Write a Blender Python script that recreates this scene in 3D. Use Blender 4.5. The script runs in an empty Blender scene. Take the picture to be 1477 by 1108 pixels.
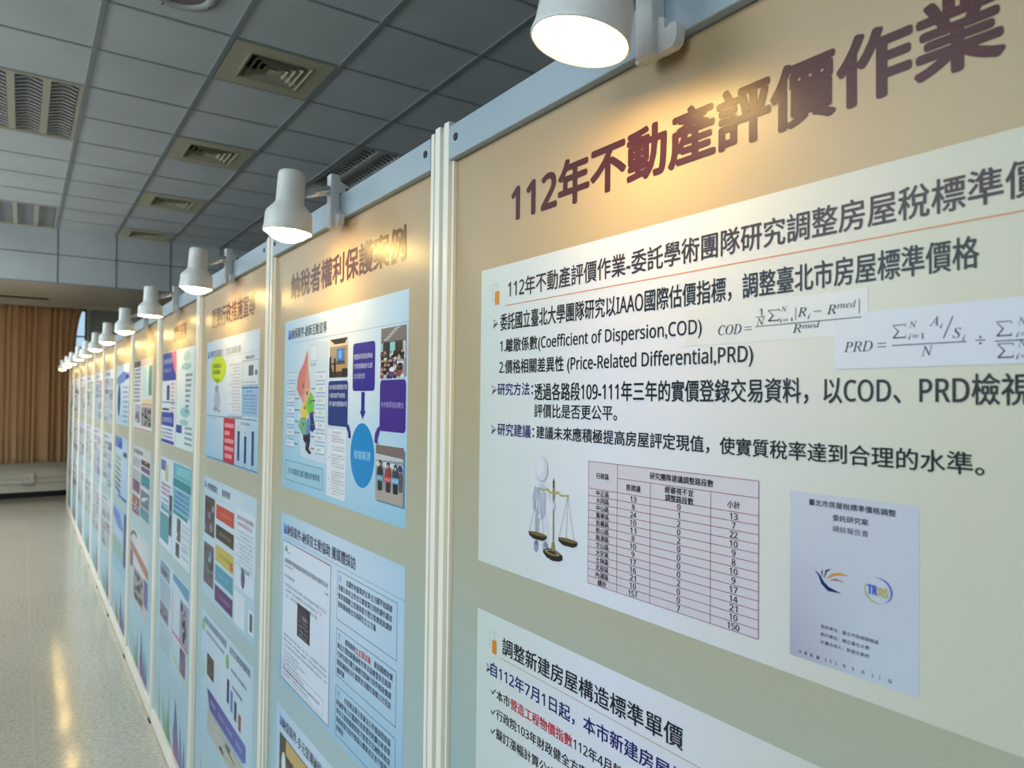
import bpy, bmesh, math, random
from mathutils import Vector, Matrix
random.seed(7)
SC = bpy.context.scene
COL = SC.collection
PI = math.pi
rad = math.radians

# ------------------------------------------------------------------ camera
cam = bpy.data.cameras.new('camera')
cam.sensor_width = 36.0
cam.lens = 1024.6 / 1477 * 36
cam.clip_start = 0.02
cam.dof.use_dof = True
cam.dof.focus_distance = 0.92
cam.dof.aperture_fstop = 8.5
cam_ob = bpy.data.objects.new('camera', cam)
COL.objects.link(cam_ob)
yaw, pitch, roll = rad(34.613), rad(1.094), rad(0.374)
fw = Vector((math.sin(yaw) * math.cos(pitch), math.cos(yaw) * math.cos(pitch), math.sin(pitch)))
rt = Vector((math.cos(yaw), -math.sin(yaw), 0))
up = rt.cross(fw)
r2 = rt * math.cos(roll) + up * math.sin(roll)
u2 = -rt * math.sin(roll) + up * math.cos(roll)
m = Matrix((r2, u2, -fw)).transposed().to_4x4()
m.translation = (-0.5061, 0.0, 1.4511)
cam_ob.matrix_world = m
SC.camera = cam_ob

# ------------------------------------------------------------------ view, world
SC.view_settings.view_transform = 'Standard'
SC.view_settings.look = 'None'
SC.view_settings.exposure = 0.0
SC.view_settings.gamma = 1.0
SC.view_settings.use_curve_mapping = False
SC.cycles.use_denoising = True
SC.cycles.max_bounces = 8
SC.cycles.caustics_reflective = False
SC.cycles.caustics_refractive = False
world = bpy.data.worlds.new('daylight')
world.use_nodes = True
wb = world.node_tree.nodes['Background']
wb.inputs[0].default_value = (0.50, 0.74, 0.95, 1)
wb.inputs[1].default_value = 1.0
_n, _l = world.node_tree.nodes, world.node_tree.links       # pale sky above, darker ground below the horizon
_g = _n.new('ShaderNodeNewGeometry'); _s = _n.new('ShaderNodeSeparateXYZ'); _r = _n.new('ShaderNodeValToRGB'); _m = _n.new('ShaderNodeMapRange')
_m.inputs[1].default_value = -0.3; _m.inputs[2].default_value = 0.3
_l.new(_g.outputs['Incoming'], _s.inputs[0]); _l.new(_s.outputs['Z'], _m.inputs[0])
_r.color_ramp.elements[0].position = 0.44; _r.color_ramp.elements[0].color = (0.50, 0.74, 0.95, 1)   # 'Incoming' points back at the viewer
_r.color_ramp.elements[1].position = 0.56; _r.color_ramp.elements[1].color = (0.13, 0.14, 0.14, 1)
_l.new(_m.outputs[0], _r.inputs[0]); _l.new(_r.outputs[0], wb.inputs[0])
SC.world = world

FLOOR = -0.035
CEIL = 3.406
WALL_FAR = 12.4
X_LEFT, X_RIGHT, Y_BACK = -2.7, 2.9, -3.2
WINDOWS = [(-2.2, 0.2), (1.0, 3.4), (4.2, 6.6), (7.4, 9.6)]   # left wall, along the corridor
WIN_Z = (0.75, 3.05)
DAY_POWER = (72.0, 88.0, 100.0, 120.0)
ADDED_TROFFER_POWER = (26.0, 42.0)      # added unseen ceiling lights, brightening the far half of the corridor
ADDED_TROFFER_COLOR = (1.0, 0.985, 0.965)
for i, (a, b) in enumerate(WINDOWS):
    L = bpy.data.lights.new('window_daylight', 'AREA')
    L.shape = 'RECTANGLE'
    L.size = b - a
    L.size_y = WIN_Z[1] - WIN_Z[0]
    L.energy = DAY_POWER[i]
    L.color = (0.80, 0.94, 1.0)
    lo = bpy.data.objects.new('window_daylight', L)
    COL.objects.link(lo)
    lo.location = (X_LEFT - 0.75, (a + b) / 2, sum(WIN_Z) / 2 + .45)
    lo.rotation_euler = (0, -PI / 2 + rad(48), 0)   # the light comes down from the sky
L = bpy.data.lights.new('far_window_daylight', 'AREA')      # sky behind the curtained window
L.shape = 'RECTANGLE'; L.size = 2.5; L.size_y = 1.9; L.energy = 26.0; L.color = (0.80, 0.94, 1.0)
lo = bpy.data.objects.new('far_window_daylight', L); COL.objects.link(lo)
lo.location = (-1.2, WALL_FAR + 0.6, 1.8); lo.rotation_euler = (-PI / 2, 0, 0)
BULB_STRENGTH = 58.0
BULB_COLOR = (1.0, 0.67, 0.22)

# ------------------------------------------------------------------ materials
def lin(c):
    c = c / 255
    return c / 12.92 if c <= 0.04045 else ((c + 0.055) / 1.055) ** 2.4
def hx(r, g, b):
    return (lin(r), lin(g), lin(b), 1)
def mat(name, col, rough=0.5, metal=0.0, spec=0.5):
    mt = bpy.data.materials.new(name)
    mt.use_nodes = True
    p = mt.node_tree.nodes['Principled BSDF']
    p.inputs['Base Color'].default_value = col
    p.inputs['Roughness'].default_value = rough
    p.inputs['Metallic'].default_value = metal
    p.inputs['Specular IOR Level'].default_value = spec
    return mt
def nodes(mt):
    return mt.node_tree.nodes, mt.node_tree.links, mt.node_tree.nodes['Principled BSDF']
def add_noise(mt, scale, c0, c1, lo=0.35, hi=0.65, bump=0.0, detail=3.0):
    n, l, p = nodes(mt)
    tc = n.new('ShaderNodeTexCoord'); no = n.new('ShaderNodeTexNoise'); cr = n.new('ShaderNodeValToRGB')
    no.inputs['Scale'].default_value = scale
    no.inputs['Detail'].default_value = detail
    l.new(tc.outputs['Object'], no.inputs['Vector'])
    l.new(no.outputs['Fac'], cr.inputs['Fac'])
    cr.color_ramp.elements[0].position = lo; cr.color_ramp.elements[0].color = c0
    cr.color_ramp.elements[1].position = hi; cr.color_ramp.elements[1].color = c1
    l.new(cr.outputs['Color'], p.inputs['Base Color'])
    if bump:
        b = n.new('ShaderNodeBump'); b.inputs['Strength'].default_value = bump
        b.inputs['Distance'].default_value = 0.01
        l.new(no.outputs['Fac'], b.inputs['Height']); l.new(b.outputs['Normal'], p.inputs['Normal'])
    return mt

INK = mat('printed_ink', (1, 1, 1, 1), 0.34, 0, 0.36)
n, l, p = nodes(INK)
at = n.new('ShaderNodeAttribute'); at.attribute_name = 'ink'
l.new(at.outputs['Color'], p.inputs['Base Color'])
tc = n.new('ShaderNodeTexCoord'); no = n.new('ShaderNodeTexNoise'); bp = n.new('ShaderNodeBump')
no.inputs['Scale'].default_value = 420; bp.inputs['Strength'].default_value = 0.07; bp.inputs['Distance'].default_value = 0.002
l.new(tc.outputs['Object'], no.inputs['Vector']); l.new(no.outputs['Fac'], bp.inputs['Height']); l.new(bp.outputs['Normal'], p.inputs['Normal'])

FRAME = mat('white_powder_coat', hx(233, 234, 232), 0.38)
add_noise(FRAME, 3.0, hx(248, 243, 230), hx(252, 248, 238))

HEADER = mat('pale_blue_grey_board', hx(176, 195, 206), 0.4)
add_noise(HEADER, 4.0, hx(166, 182, 193), hx(174, 189, 199))
STEEL = mat('grey_joint_metal', hx(120, 120, 122), 0.5, 0.3)
SCREW = mat('dark_screw', hx(44, 48, 56), 0.4, 0.0)
BLACK = mat('black_rubber_and_hole', hx(22, 20, 20), 0.6)
LAMPW = mat('lamp_white_enamel', hx(236, 236, 232), 0.32)
add_noise(LAMPW, 18, hx(228, 227, 222), hx(240, 240, 237))
CLAMP = mat('lamp_clamp_plastic', hx(214, 215, 214), 0.45)
add_noise(CLAMP, 300, hx(211, 212, 212), hx(217, 218, 217))
CHROME = mat('chrome', hx(215, 215, 215), 0.12, 1.0)
BULB = bpy.data.materials.new('lit_bulb'); BULB.use_nodes = True
n, l, p = nodes(BULB)
p.inputs['Base Color'].default_value = (1, 1, 1, 1)
p.inputs['Emission Color'].default_value = (*BULB_COLOR, 1)
p.inputs['Emission Strength'].default_value = BULB_STRENGTH

TILE = mat('ceiling_tile', hx(205, 208, 206), 0.85)
add_noise(TILE, 2.0, hx(204, 210, 214), hx(212, 218, 222))
TBAR = mat('ceiling_tee_bar', hx(150, 156, 160), 0.5)
VENTM = mat('vent_cream_enamel', hx(198, 194, 168), 0.5)
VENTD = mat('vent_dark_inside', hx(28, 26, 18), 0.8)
REFL = mat('mirror_louver', hx(246, 249, 255), 0.14, 0.45)
CHAN = mat('mirror_channel', hx(170, 176, 190), 0.12, 1.0)
TROFF = mat('troffer_white', hx(196, 192, 172), 0.45)
TUBE = mat('unlit_tube', hx(235, 236, 238), 0.3)
ADDED_TUBE = mat('added_lit_tube', hx(240, 240, 240), .3)
ADDED_TUBE.node_tree.nodes['Principled BSDF'].inputs['Emission Color'].default_value = (1, .97, .9, 1)
ADDED_TUBE.node_tree.nodes['Principled BSDF'].inputs['Emission Strength'].default_value = 3.0
WALL = mat('white_wall_paint', hx(224, 222, 214), 0.7)
add_noise(WALL, 1.5, hx(234, 233, 226), hx(242, 241, 235))
SOFFIT = mat('soffit_cream', hx(214, 204, 186), 0.7)
BASEB = mat('black_baseboard', hx(14, 12, 12), 0.4)
TRIM = mat('window_trim', hx(196, 204, 212), 0.4)
WFRAME = mat('window_frame_dark', hx(30, 52, 70), 0.35)
PLASTIC = mat('trunking_plastic', hx(226, 224, 216), 0.5)

GLASS = bpy.data.materials.new('window_glass'); GLASS.use_nodes = True
n, l = GLASS.node_tree.nodes, GLASS.node_tree.links
n.remove(n['Principled BSDF'])
tr = n.new('ShaderNodeBsdfTransparent'); gl = n.new('ShaderNodeBsdfGlossy'); mx = n.new('ShaderNodeMixShader'); fr = n.new('ShaderNodeFresnel')
gl.inputs['Roughness'].default_value = 0.02
l.new(fr.outputs[0], mx.inputs[0]); l.new(tr.outputs[0], mx.inputs[1]); l.new(gl.outputs[0], mx.inputs[2])
l.new(mx.outputs[0], n['Material Output'].inputs['Surface'])

CURT = mat('tan_curtain_cloth', hx(226, 186, 138), 0.85, 0, 0.2)
add_noise(CURT, 60, hx(222, 190, 150), hx(234, 206, 168), bump=0.05)
n, l, p = nodes(CURT)
p.inputs['Sheen Weight'].default_value = 0.15
tl = n.new('ShaderNodeBsdfTranslucent'); ms = n.new('ShaderNodeMixShader'); ms.inputs[0].default_value = 0.34
tl.inputs['Color'].default_value = hx(214, 168, 118)
l.new(p.outputs[0], ms.inputs[1]); l.new(tl.outputs[0], ms.inputs[2]); l.new(ms.outputs[0], n['Material Output'].inputs['Surface'])

# polished speckled floor with faint tile joints
FLOORM = mat('polished_terrazzo', hx(190, 184, 166), 0.2)
n, l, p = nodes(FLOORM)
tc = n.new('ShaderNodeTexCoord')
no = n.new('ShaderNodeTexNoise'); no.inputs['Scale'].default_value = 55; no.inputs['Detail'].default_value = 4
no2 = n.new('ShaderNodeTexNoise'); no2.inputs['Scale'].default_value = 1.4; no2.inputs['Detail'].default_value = 3
cr = n.new('ShaderNodeValToRGB')
cr.color_ramp.elements[0].position = 0.30; cr.color_ramp.elements[0].color = hx(184, 182, 168)
cr.color_ramp.elements[1].position = 0.62; cr.color_ramp.elements[1].color = hx(210, 208, 194)
br = n.new('ShaderNodeTexBrick'); br.offset = 0.0
br.inputs['Scale'].default_value = 1.0; br.inputs['Brick Width'].default_value = 0.6; br.inputs['Row Height'].default_value = 0.6
br.inputs['Mortar Size'].default_value = 0.003; br.inputs['Mortar Smooth'].default_value = 0.3
br.inputs['Color1'].default_value = (0, 0, 0, 1); br.inputs['Color2'].default_value = (0, 0, 0, 1); br.inputs['Mortar'].default_value = (1, 1, 1, 1)
mp = n.new('ShaderNodeMapping'); mp.inputs['Location'].default_value = (0.44, 0.2, 0)
l.new(tc.outputs['Object'], mp.inputs[0]); l.new(mp.outputs[0], br.inputs['Vector'])
l.new(tc.outputs['Object'], no.inputs['Vector']); l.new(tc.outputs['Object'], no2.inputs['Vector'])
l.new(no.outputs['Fac'], cr.inputs['Fac'])
mx1 = n.new('ShaderNodeMix'); mx1.data_type = 'RGBA'; mx1.blend_type = 'MULTIPLY'
cr2 = n.new('ShaderNodeValToRGB'); cr2.color_ramp.elements[0].color = (0.86, 0.85, 0.83, 1); cr2.color_ramp.elements[1].color = (1, 1, 1, 1)
l.new(no2.outputs['Fac'], cr2.inputs['Fac'])
mx1.inputs[0].default_value = 1.0
l.new(cr.outputs['Color'], mx1.inputs[6]); l.new(cr2.outputs['Color'], mx1.inputs[7])
mx2 = n.new('ShaderNodeMix'); mx2.data_type = 'RGBA'
mx2.inputs[7].default_value = hx(206, 200, 184)
l.new(br.outputs['Color'], mx2.inputs[0]); l.new(mx1.outputs[2], mx2.inputs[6])
l.new(mx2.outputs[2], p.inputs['Base Color'])
rr = n.new('ShaderNodeMapRange'); rr.inputs[3].default_value = 0.10; rr.inputs[4].default_value = 0.16; p.inputs['Specular IOR Level'].default_value = 0.85
l.new(no2.outputs['Fac'], rr.inputs[0]); l.new(rr.outputs[0], p.inputs['Roughness'])
bpf = n.new('ShaderNodeBump'); bpf.inputs['Strength'].default_value = 0.03; bpf.inputs['Distance'].default_value = 0.002
l.new(no.outputs['Fac'], bpf.inputs['Height']); l.new(bpf.outputs['Normal'], p.inputs['Normal'])

# ------------------------------------------------------------------ object helpers
def link(name, me, parent=None):
    o = bpy.data.objects.new(name, me)
    COL.objects.link(o)
    if parent is not None:
        o.parent = parent
    return o
def empty(name, loc, label, cat, group=None, rot=(0, 0, 0)):
    o = link(name, None)
    o.empty_display_size = 0.05
    o.location = loc; o.rotation_euler = rot
    o['label'] = label; o['category'] = cat
    if group: o['group'] = group
    return o
def from_bm(name, bm, mt, parent=None, smooth=False):
    me = bpy.data.meshes.new(name)
    bmesh.ops.recalc_face_normals(bm, faces=bm.faces[:])
    bm.to_mesh(me); bm.free()
    me.materials.append(mt)
    if smooth:
        for f in me.polygons: f.use_smooth = True
    return link(name, me, parent)
def box(bm, x0, x1, y0, y1, z0, z1, bevel=0.0):
    vs = [bm.verts.new((x, y, z)) for z in (z0, z1) for (x, y) in ((x0, y0), (x1, y0), (x1, y1), (x0, y1))]
    fs = [bm.faces.new([vs[i] for i in q]) for q in ((0, 3, 2, 1), (4, 5, 6, 7), (0, 1, 5, 4), (1, 2, 6, 5), (2, 3, 7, 6), (3, 0, 4, 7))]
    if bevel:
        es = list({e for f in fs for e in f.edges})
        bmesh.ops.bevel(bm, geom=es, offset=bevel, segments=2, affect='EDGES', profile=0.5)
def boxes(name, lst, mt, parent=None, bevel=0.0):
    bm = bmesh.new()
    for b in lst: box(bm, *b, bevel=bevel)
    return from_bm(name, bm, mt, parent)
def lathe(bm, prof, seg=40, mtx=None, cap0=False, cap1=False):
    rings = []
    for r, z in prof:
        ring = []
        for i in range(seg):
            a = 2 * PI * i / seg
            v = Vector((r * math.cos(a), r * math.sin(a), z))
            ring.append(bm.verts.new(mtx @ v if mtx else v))
        rings.append(ring)
    for A, B in zip(rings, rings[1:]):
        for i in range(seg):
            bm.faces.new((A[i], A[(i + 1) % seg], B[(i + 1) % seg], B[i]))
    if cap0: bm.faces.new(rings[0][::-1])
    if cap1: bm.faces.new(rings[-1])
def prism(bm, pts, axis, a, b):
    # pts 2-D outline, extruded along axis from a to b
    def P(p, t):
        return {'x': (t, p[0], p[1]), 'y': (p[0], t, p[1]), 'z': (p[0], p[1], t)}[axis]
    A = [bm.verts.new(P(q, a)) for q in pts]; B = [bm.verts.new(P(q, b)) for q in pts]
    bm.faces.new(A); bm.faces.new(B[::-1])
    k = len(pts)
    for i in range(k):
        bm.faces.new((A[i], B[i], B[(i + 1) % k], A[(i + 1) % k]))
def struct(o):
    o['kind'] = 'structure'
    return o

# ------------------------------------------------------------------ room shell
struct(boxes('floor', [(X_LEFT, X_RIGHT, Y_BACK, WALL_FAR, FLOOR - 0.1, FLOOR)], FLOORM))
WX = (-2.3, 0.284)      # far window
WZ = (0.80, 2.735)
struct(boxes('wall_far', [(X_LEFT, WX[0], WALL_FAR, WALL_FAR + 0.15, FLOOR, CEIL),
                          (WX[1], X_RIGHT, WALL_FAR, WALL_FAR + 0.15, FLOOR, CEIL),
                          (WX[0], WX[1], WALL_FAR, WALL_FAR + 0.15, FLOOR, WZ[0]),
                          (WX[0], WX[1], WALL_FAR, WALL_FAR + 0.15, WZ[1], CEIL)], WALL))
struct(boxes('wall_right', [(X_RIGHT, X_RIGHT + 0.15, Y_BACK, WALL_FAR, FLOOR, CEIL)], mat('darkened_unseen_wall', hx(84, 88, 92), 0.8)))  # unseen wall, coloured dark to keep the right-hand ceiling dim
struct(boxes('wall_back', [(X_LEFT, X_RIGHT, Y_BACK - 0.15, Y_BACK, FLOOR, CEIL)], WALL))
lw = [(X_LEFT - 0.15, X_LEFT, Y_BACK, WALL_FAR, FLOOR, WIN_Z[0]), (X_LEFT - 0.15, X_LEFT, Y_BACK, WALL_FAR, WIN_Z[1], CEIL)]
ys = [Y_BACK] + [v for w in WINDOWS for v in w] + [WALL_FAR]
for a, b in zip(ys[0::2], ys[1::2]):
    lw.append((X_LEFT - 0.15, X_LEFT, a, b, WIN_Z[0], WIN_Z[1]))
struct(boxes('wall_left', lw, WALL))
for i, (a, b) in enumerate(WINDOWS):
    w = struct(boxes('window_%d' % (i + 2), [(X_LEFT - 0.11, X_LEFT - 0.05, a, a + 0.05, *WIN_Z), (X_LEFT - 0.11, X_LEFT - 0.05, b - 0.05, b, *WIN_Z),
        (X_LEFT - 0.11, X_LEFT - 0.05, a + .05, b - .05, WIN_Z[0], WIN_Z[0] + 0.05), (X_LEFT - 0.11, X_LEFT - 0.05, a + .05, b - .05, WIN_Z[1] - 0.05, WIN_Z[1]),
        (X_LEFT - 0.11, X_LEFT - 0.05, (a + b) / 2 - .03, (a + b) / 2 + .03, WIN_Z[0] + .05, WIN_Z[1] - .05)], TRIM))
    boxes('pane', [(X_LEFT - 0.085, X_LEFT - 0.081, a + 0.05, b - 0.05, WIN_Z[0] + .05, WIN_Z[1] - .05)], GLASS, w)
w = struct(boxes('window_1', [(WX[0], WX[0] + .05, WALL_FAR + .03, WALL_FAR + .09, *WZ), (WX[1] - .022, WX[1], WALL_FAR + .03, WALL_FAR + .09, *WZ),
    (WX[0] + .05, WX[1] - .022, WALL_FAR + .03, WALL_FAR + .09, WZ[0], WZ[0] + .05), (WX[0] + .05, WX[1] - .022, WALL_FAR + .03, WALL_FAR + .09, WZ[1] - .03, WZ[1]),
    (WX[0] + .05, WX[1] - .022, WALL_FAR + .04, WALL_FAR + .08, 2.315, 2.335), (-1.06, -1.0, WALL_FAR + .03, WALL_FAR + .09, WZ[0] + .05, WZ[1] - .03)], WFRAME))
boxes('pane', [(WX[0] + .03, WX[1] - .01, WALL_FAR + .058, WALL_FAR + .062, WZ[0] + .03, WZ[1] - .02)], GLASS, w)
struct(boxes('trim_2', [(0.300, 0.336, WALL_FAR - 0.03, WALL_FAR, 0.78, 2.755)], TRIM, None, 0.003))
struct(boxes('trim_4', [(0.336, 0.78, WALL_FAR - 0.012, WALL_FAR, FLOOR + .09, 2.755)], mat('grey_far_wall', hx(178, 180, 182), 0.7)))
struct(boxes('baseboard_far', [(X_LEFT, X_RIGHT, WALL_FAR - 0.02, WALL_FAR, FLOOR, 0.046)], BASEB))
# dropped soffit in front of the far wall
sf = struct(boxes('trim_3', [(X_LEFT, X_RIGHT, 9.947, WALL_FAR, 2.76, CEIL)], SOFFIT))
beam = []
BY = 9.947
struct(boxes('trim_5', [(X_LEFT, X_RIGHT, BY - .014, BY, 2.762, CEIL)], TILE))
SEAM = mat('grey_seam', hx(128, 134, 136), .7)  # plain grey strips along the joints of the beam face
bl = [(X_LEFT, X_RIGHT, BY - .018, BY - .014, 3.097, 3.109), (X_LEFT, X_RIGHT, BY - .018, BY - .014, 2.762, 2.772)]
for k in range(-7, 6):
    x = -0.182 + 0.607 * k
    if X_LEFT < x < X_RIGHT: bl.append((x - .006, x + .006, BY - .018, BY - .014, 2.772, CEIL - .001))
struct(boxes('trim_6', bl, SEAM))

# ceiling tiles, leaving openings for the recessed fixtures
GX0, PX, GY0, PY = -0.197, 0.607, 3.424, 0.5931
VENTS = [(0, 1), (0, 4), (0, 7), (0, 10)]      # (column, row)
TROFFERS = [(-1, 3), (-1, 9), (3, 3), (-4, 4), (-4, 9)]          # two rows each; last pair unseen, added for brightness
def cell(c, r):
    return GX0 + PX * (c + 1), GY0 + PY * r
holes = set((c, r) for c, r in VENTS)
for c, r in TROFFERS: holes |= {(c - 1 + 0, r), (c - 1, r + 1)}
bm = bmesh.new()
xs = sorted({X_LEFT, X_RIGHT} | {GX0 + PX * k for k in range(-8, 8) if X_LEFT < GX0 + PX * k < X_RIGHT})
yl = sorted({Y_BACK, 9.947} | {GY0 + PY * k for k in range(-12, 11) if Y_BACK < GY0 + PY * k < 9.94})
def skip(x, y):
    for c, r in VENTS:
        a, b = GX0 + PX * (c + 1), GY0 + PY * r
        if a < x < a + PX and b < y < b + PY: return True
    for c, r in TROFFERS:
        a, b = GX0 + PX * (c), GY0 + PY * r
        if a < x < a + PX and b < y < b + 2 * PY: return True
    return False
for a, b in zip(xs, xs[1:]):
    for c, d in zip(yl, yl[1:]):
        if not skip((a + b) / 2, (c + d) / 2):
            box(bm, a, b, c, d, CEIL, CEIL + 0.015)
struct(from_bm('ceiling', bm, TILE))
struct(boxes('ceiling_slab', [(X_LEFT - .15, X_RIGHT + .15, Y_BACK - .15, WALL_FAR + .15, CEIL + .30, CEIL + .40)], WALL))
bl = []
for x in xs[1:-1]: bl.append((x - .014, x + .014, Y_BACK, 9.93, CEIL - .006, CEIL + .002))
for y in yl[1:-1]:
    for a, b in zip(xs, xs[1:]):
        if not any(GX0 + PX * c < (a + b) / 2 < GX0 + PX * (c + 1) and abs(y - (GY0 + PY * (r + 1))) < .01 for c, r in TROFFERS):
            bl.append((a + .014, b - .014, y - .008, y + .008, CEIL - .004, CEIL + .002))
struct(boxes('trim_1', bl, TBAR))

# ------------------------------------------------------------------ ceiling fixtures
def frustum(bm, cx, cy, h0, z0, h1, z1, t=0.0015):
    def ring(h, z): return [bm.verts.new((cx + sx * h, cy + sy * h, z)) for sx, sy in ((-1, -1), (1, -1), (1, 1), (-1, 1))]
    A, B = ring(h0, z0), ring(h1, z1); Cc, D = ring(h0 + t, z0), ring(h1 + t, z1)
    for i in range(4):
        j = (i + 1) % 4
        bm.faces.new((A[i], A[j], B[j], B[i])); bm.faces.new((Cc[j], Cc[i], D[i], D[j]))
        bm.faces.new((A[j], A[i], Cc[i], Cc[j])); bm.faces.new((B[i], B[j], D[j], D[i]))
vent_labels = ['square cream ceiling air vent nearest the camera, four nested louvers clearly seen',
               'square cream air vent second nearest, above the second white lamp',
               'square cream air vent third in the ceiling row, between the middle and the last one',
               'square cream air vent farthest along the ceiling, next to the dropped beam']
def make_vent(k, c, r):
    x, y = GX0 + PX * (c + 1) + PX / 2, GY0 + PY * r + PY / 2
    v = empty('air_vent', (x, y, CEIL), vent_labels[k], 'air vent', 'square vents along the ceiling')
    h = 0.283; o = 0.165
    boxes('frame', [(-h, h, -h, -o, -.006, .004), (-h, h, o, h, -.006, .004), (-h, -o, -o, o, -.006, .004), (o, h, -o, o, -.006, .004)], VENTM, v)
    bm = bmesh.new(); frustum(bm, 0, 0, .155, .05, .178, -.012, .003); from_bm('collar', bm, VENTM, v)
    for q, hh in enumerate((.036, .072, .108)):
        bm = bmesh.new(); frustum(bm, 0, 0, hh, .030 - .002 * q, hh + .030, -.012, .002)
        from_bm('louver', bm, VENTM, v)
    boxes('core_plate', [(-.034, .034, -.034, .034, -.010, -.007)], VENTM, v)
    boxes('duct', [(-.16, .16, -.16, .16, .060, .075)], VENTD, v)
for k, (c, r) in enumerate(VENTS): make_vent(k, c - 0, r)

tro_labels = ['recessed three-channel ceiling light with mirror louvers at the upper left edge',
              'recessed three-channel ceiling light far off, beside the dropped beam',
              'recessed ceiling light with mirror louvers half hidden behind the panel tops',
              'added unseen ceiling light on the window side, level with the middle of the row',
              'added unseen ceiling light on the window side, towards the dropped beam']
def make_troffer(k, c, r):
    x0, y0 = GX0 + PX * c, GY0 + PY * r
    cx, cy = x0 + PX / 2, y0 + PY
    t = empty('ceiling_light', (cx, cy, CEIL), tro_labels[k], 'ceiling light', 'recessed louvered ceiling lights')
    hx_, hy = PX / 2 - .014, PY - .014
    lit = k >= 3  # the last two fixtures are added out of view to brighten the far end
    cw = 0.073
    cen = (-0.190, 0, 0.190)
    fr = [(-hx_, hx_, -hy, -hy + .022, -.004, .10), (-hx_, hx_, hy - .022, hy, -.004, .10), (-hx_, -hx_ + .022, -hy + .022, hy - .022, -.004, .10),
          (hx_ - .022, hx_, -hy + .022, hy - .022, -.004, .10)]
    boxes('housing', fr + [(-hx_, hx_, -hy, hy, .10, .11)], TROFF, t)
    for a, b in ((-.190 + cw, -cw), (cw, .190 - cw)):
        boxes('dividing_strip', [(a, b, -hy + .022, hy - .022, .0, .012)], TROFF, t)
    for xc in cen:
        bm = bmesh.new(); seg = 10
        prof = [(xc + cw * math.cos(PI * i / seg), .004 + .085 * math.sin(PI * i / seg)) for i in range(seg + 1)]
        A = [bm.verts.new((px, -hy + .022, pz)) for px, pz in prof]; B = [bm.verts.new((px, hy - .022, pz)) for px, pz in prof]
        for i in range(seg): bm.faces.new((A[i], A[i + 1], B[i + 1], B[i]))
        ch = from_bm('reflector', bm, CHAN, t, True)
        bm = bmesh.new(); nb = 17; prev = None
        for i in range(nb):
            yy = -hy + .022 + (i + .5) * (2 * hy - .044) / nb
            K = 6; lo1, lo2, top = [], [], []
            for k in range(K + 1):
                q = -1 + 2 * k / K; xx = xc + cw * .97 * q; zb = .004 + .022 * (1 - abs(q)) ** .8
                th = .012 - .003 * (1 - abs(q))
                lo1.append(bm.verts.new((xx, yy - th, zb))); lo2.append(bm.verts.new((xx, yy + th, zb))); top.append(bm.verts.new((xx, yy, min(.055, .004 + .080 * math.sqrt(max(0.02, 1 - q * q))))))
            for k in range(K):
                bm.faces.new((lo1[k], lo2[k], lo2[k + 1], lo1[k + 1])); bm.faces.new((lo1[k], lo1[k + 1], top[k + 1], top[k])); bm.faces.new((lo2[k + 1], lo2[k], top[k], top[k + 1]))
            if prev:   # side rails joining the blades
                for e in (0, K): bm.faces.new((prev[0][e], lo1[e], top[e], prev[1][e]))
            prev = (lo2, top)
        from_bm('louver', bm, REFL, t)
        bm = bmesh.new()
        lathe(bm, [(.013, -hy + .03), (.013, hy - .03)], 12, Matrix.Translation((xc, 0, .066)) @ Matrix.Rotation(-PI / 2, 4, 'X'), True, True)
        from_bm('tube', bm, ADDED_TUBE if lit else TUBE, t, True)
    if lit:  # fill light under each added fixture
        L = bpy.data.lights.new('added_tube_fill', 'AREA'); L.shape = 'RECTANGLE'; L.size = .52; L.size_y = 1.1
        L.energy = ADDED_TROFFER_POWER[1 if cy > 9 else 0]; L.color = ADDED_TROFFER_COLOR; L.spread = rad(142)
        lo = link('added_tube_fill', L, t); lo.location = (0, 0, -.008)
for k, (c, r) in enumerate(TROFFERS): make_troffer(k, c, r)

sp = empty('ceiling_speaker', (0.09, 3.705, CEIL), 'round grey ceiling speaker cut by the top edge of the photo', 'ceiling speaker')
bm = bmesh.new(); lathe(bm, [(.12, .002), (.125, -.012), (.15, -.016), (.178, -.010), (.185, .0)], 48); from_bm('rim', bm, mat('speaker_rim', hx(196, 198, 204), .4), sp, True)
bm = bmesh.new(); lathe(bm, [(.124, -.006), (.001, -.010)], 40); from_bm('grille', bm, mat('speaker_grille', hx(130, 120, 118), .6), sp, True)
for a in (-70, 20, 110, 200):
    bm = bmesh.new(); lathe(bm, [(.006, -.012), (.005, -.019), (.0005, -.019)], 10, Matrix.Translation((.156 * math.cos(rad(a)), .156 * math.sin(rad(a)), 0)))
    from_bm('screw', bm, SCREW, sp, True)

# slot diffuser in the soffit
sl = empty('slot_vent', (-0.98, 11.55, 2.76), 'long dark slot vent in the cream soffit above the curtain', 'air vent')
boxes('frame', [(-1.9, .80, -.20, -.12, -.012, 0), (-1.9, .80, .12, .20, -.012, 0), (.76, .80, -.12, .12, -.012, 0), (-1.9, -1.86, -.12, .12, -.012, 0)], SOFFIT, sl)
boxes('slot', [(-1.86, .76, -.12, .12, -.006, -.001)], VENTD, sl)
struct(boxes('trim_7', [(X_LEFT, X_RIGHT, 12.02, 12.10, 2.70, 2.76)], SOFFIT))

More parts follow.
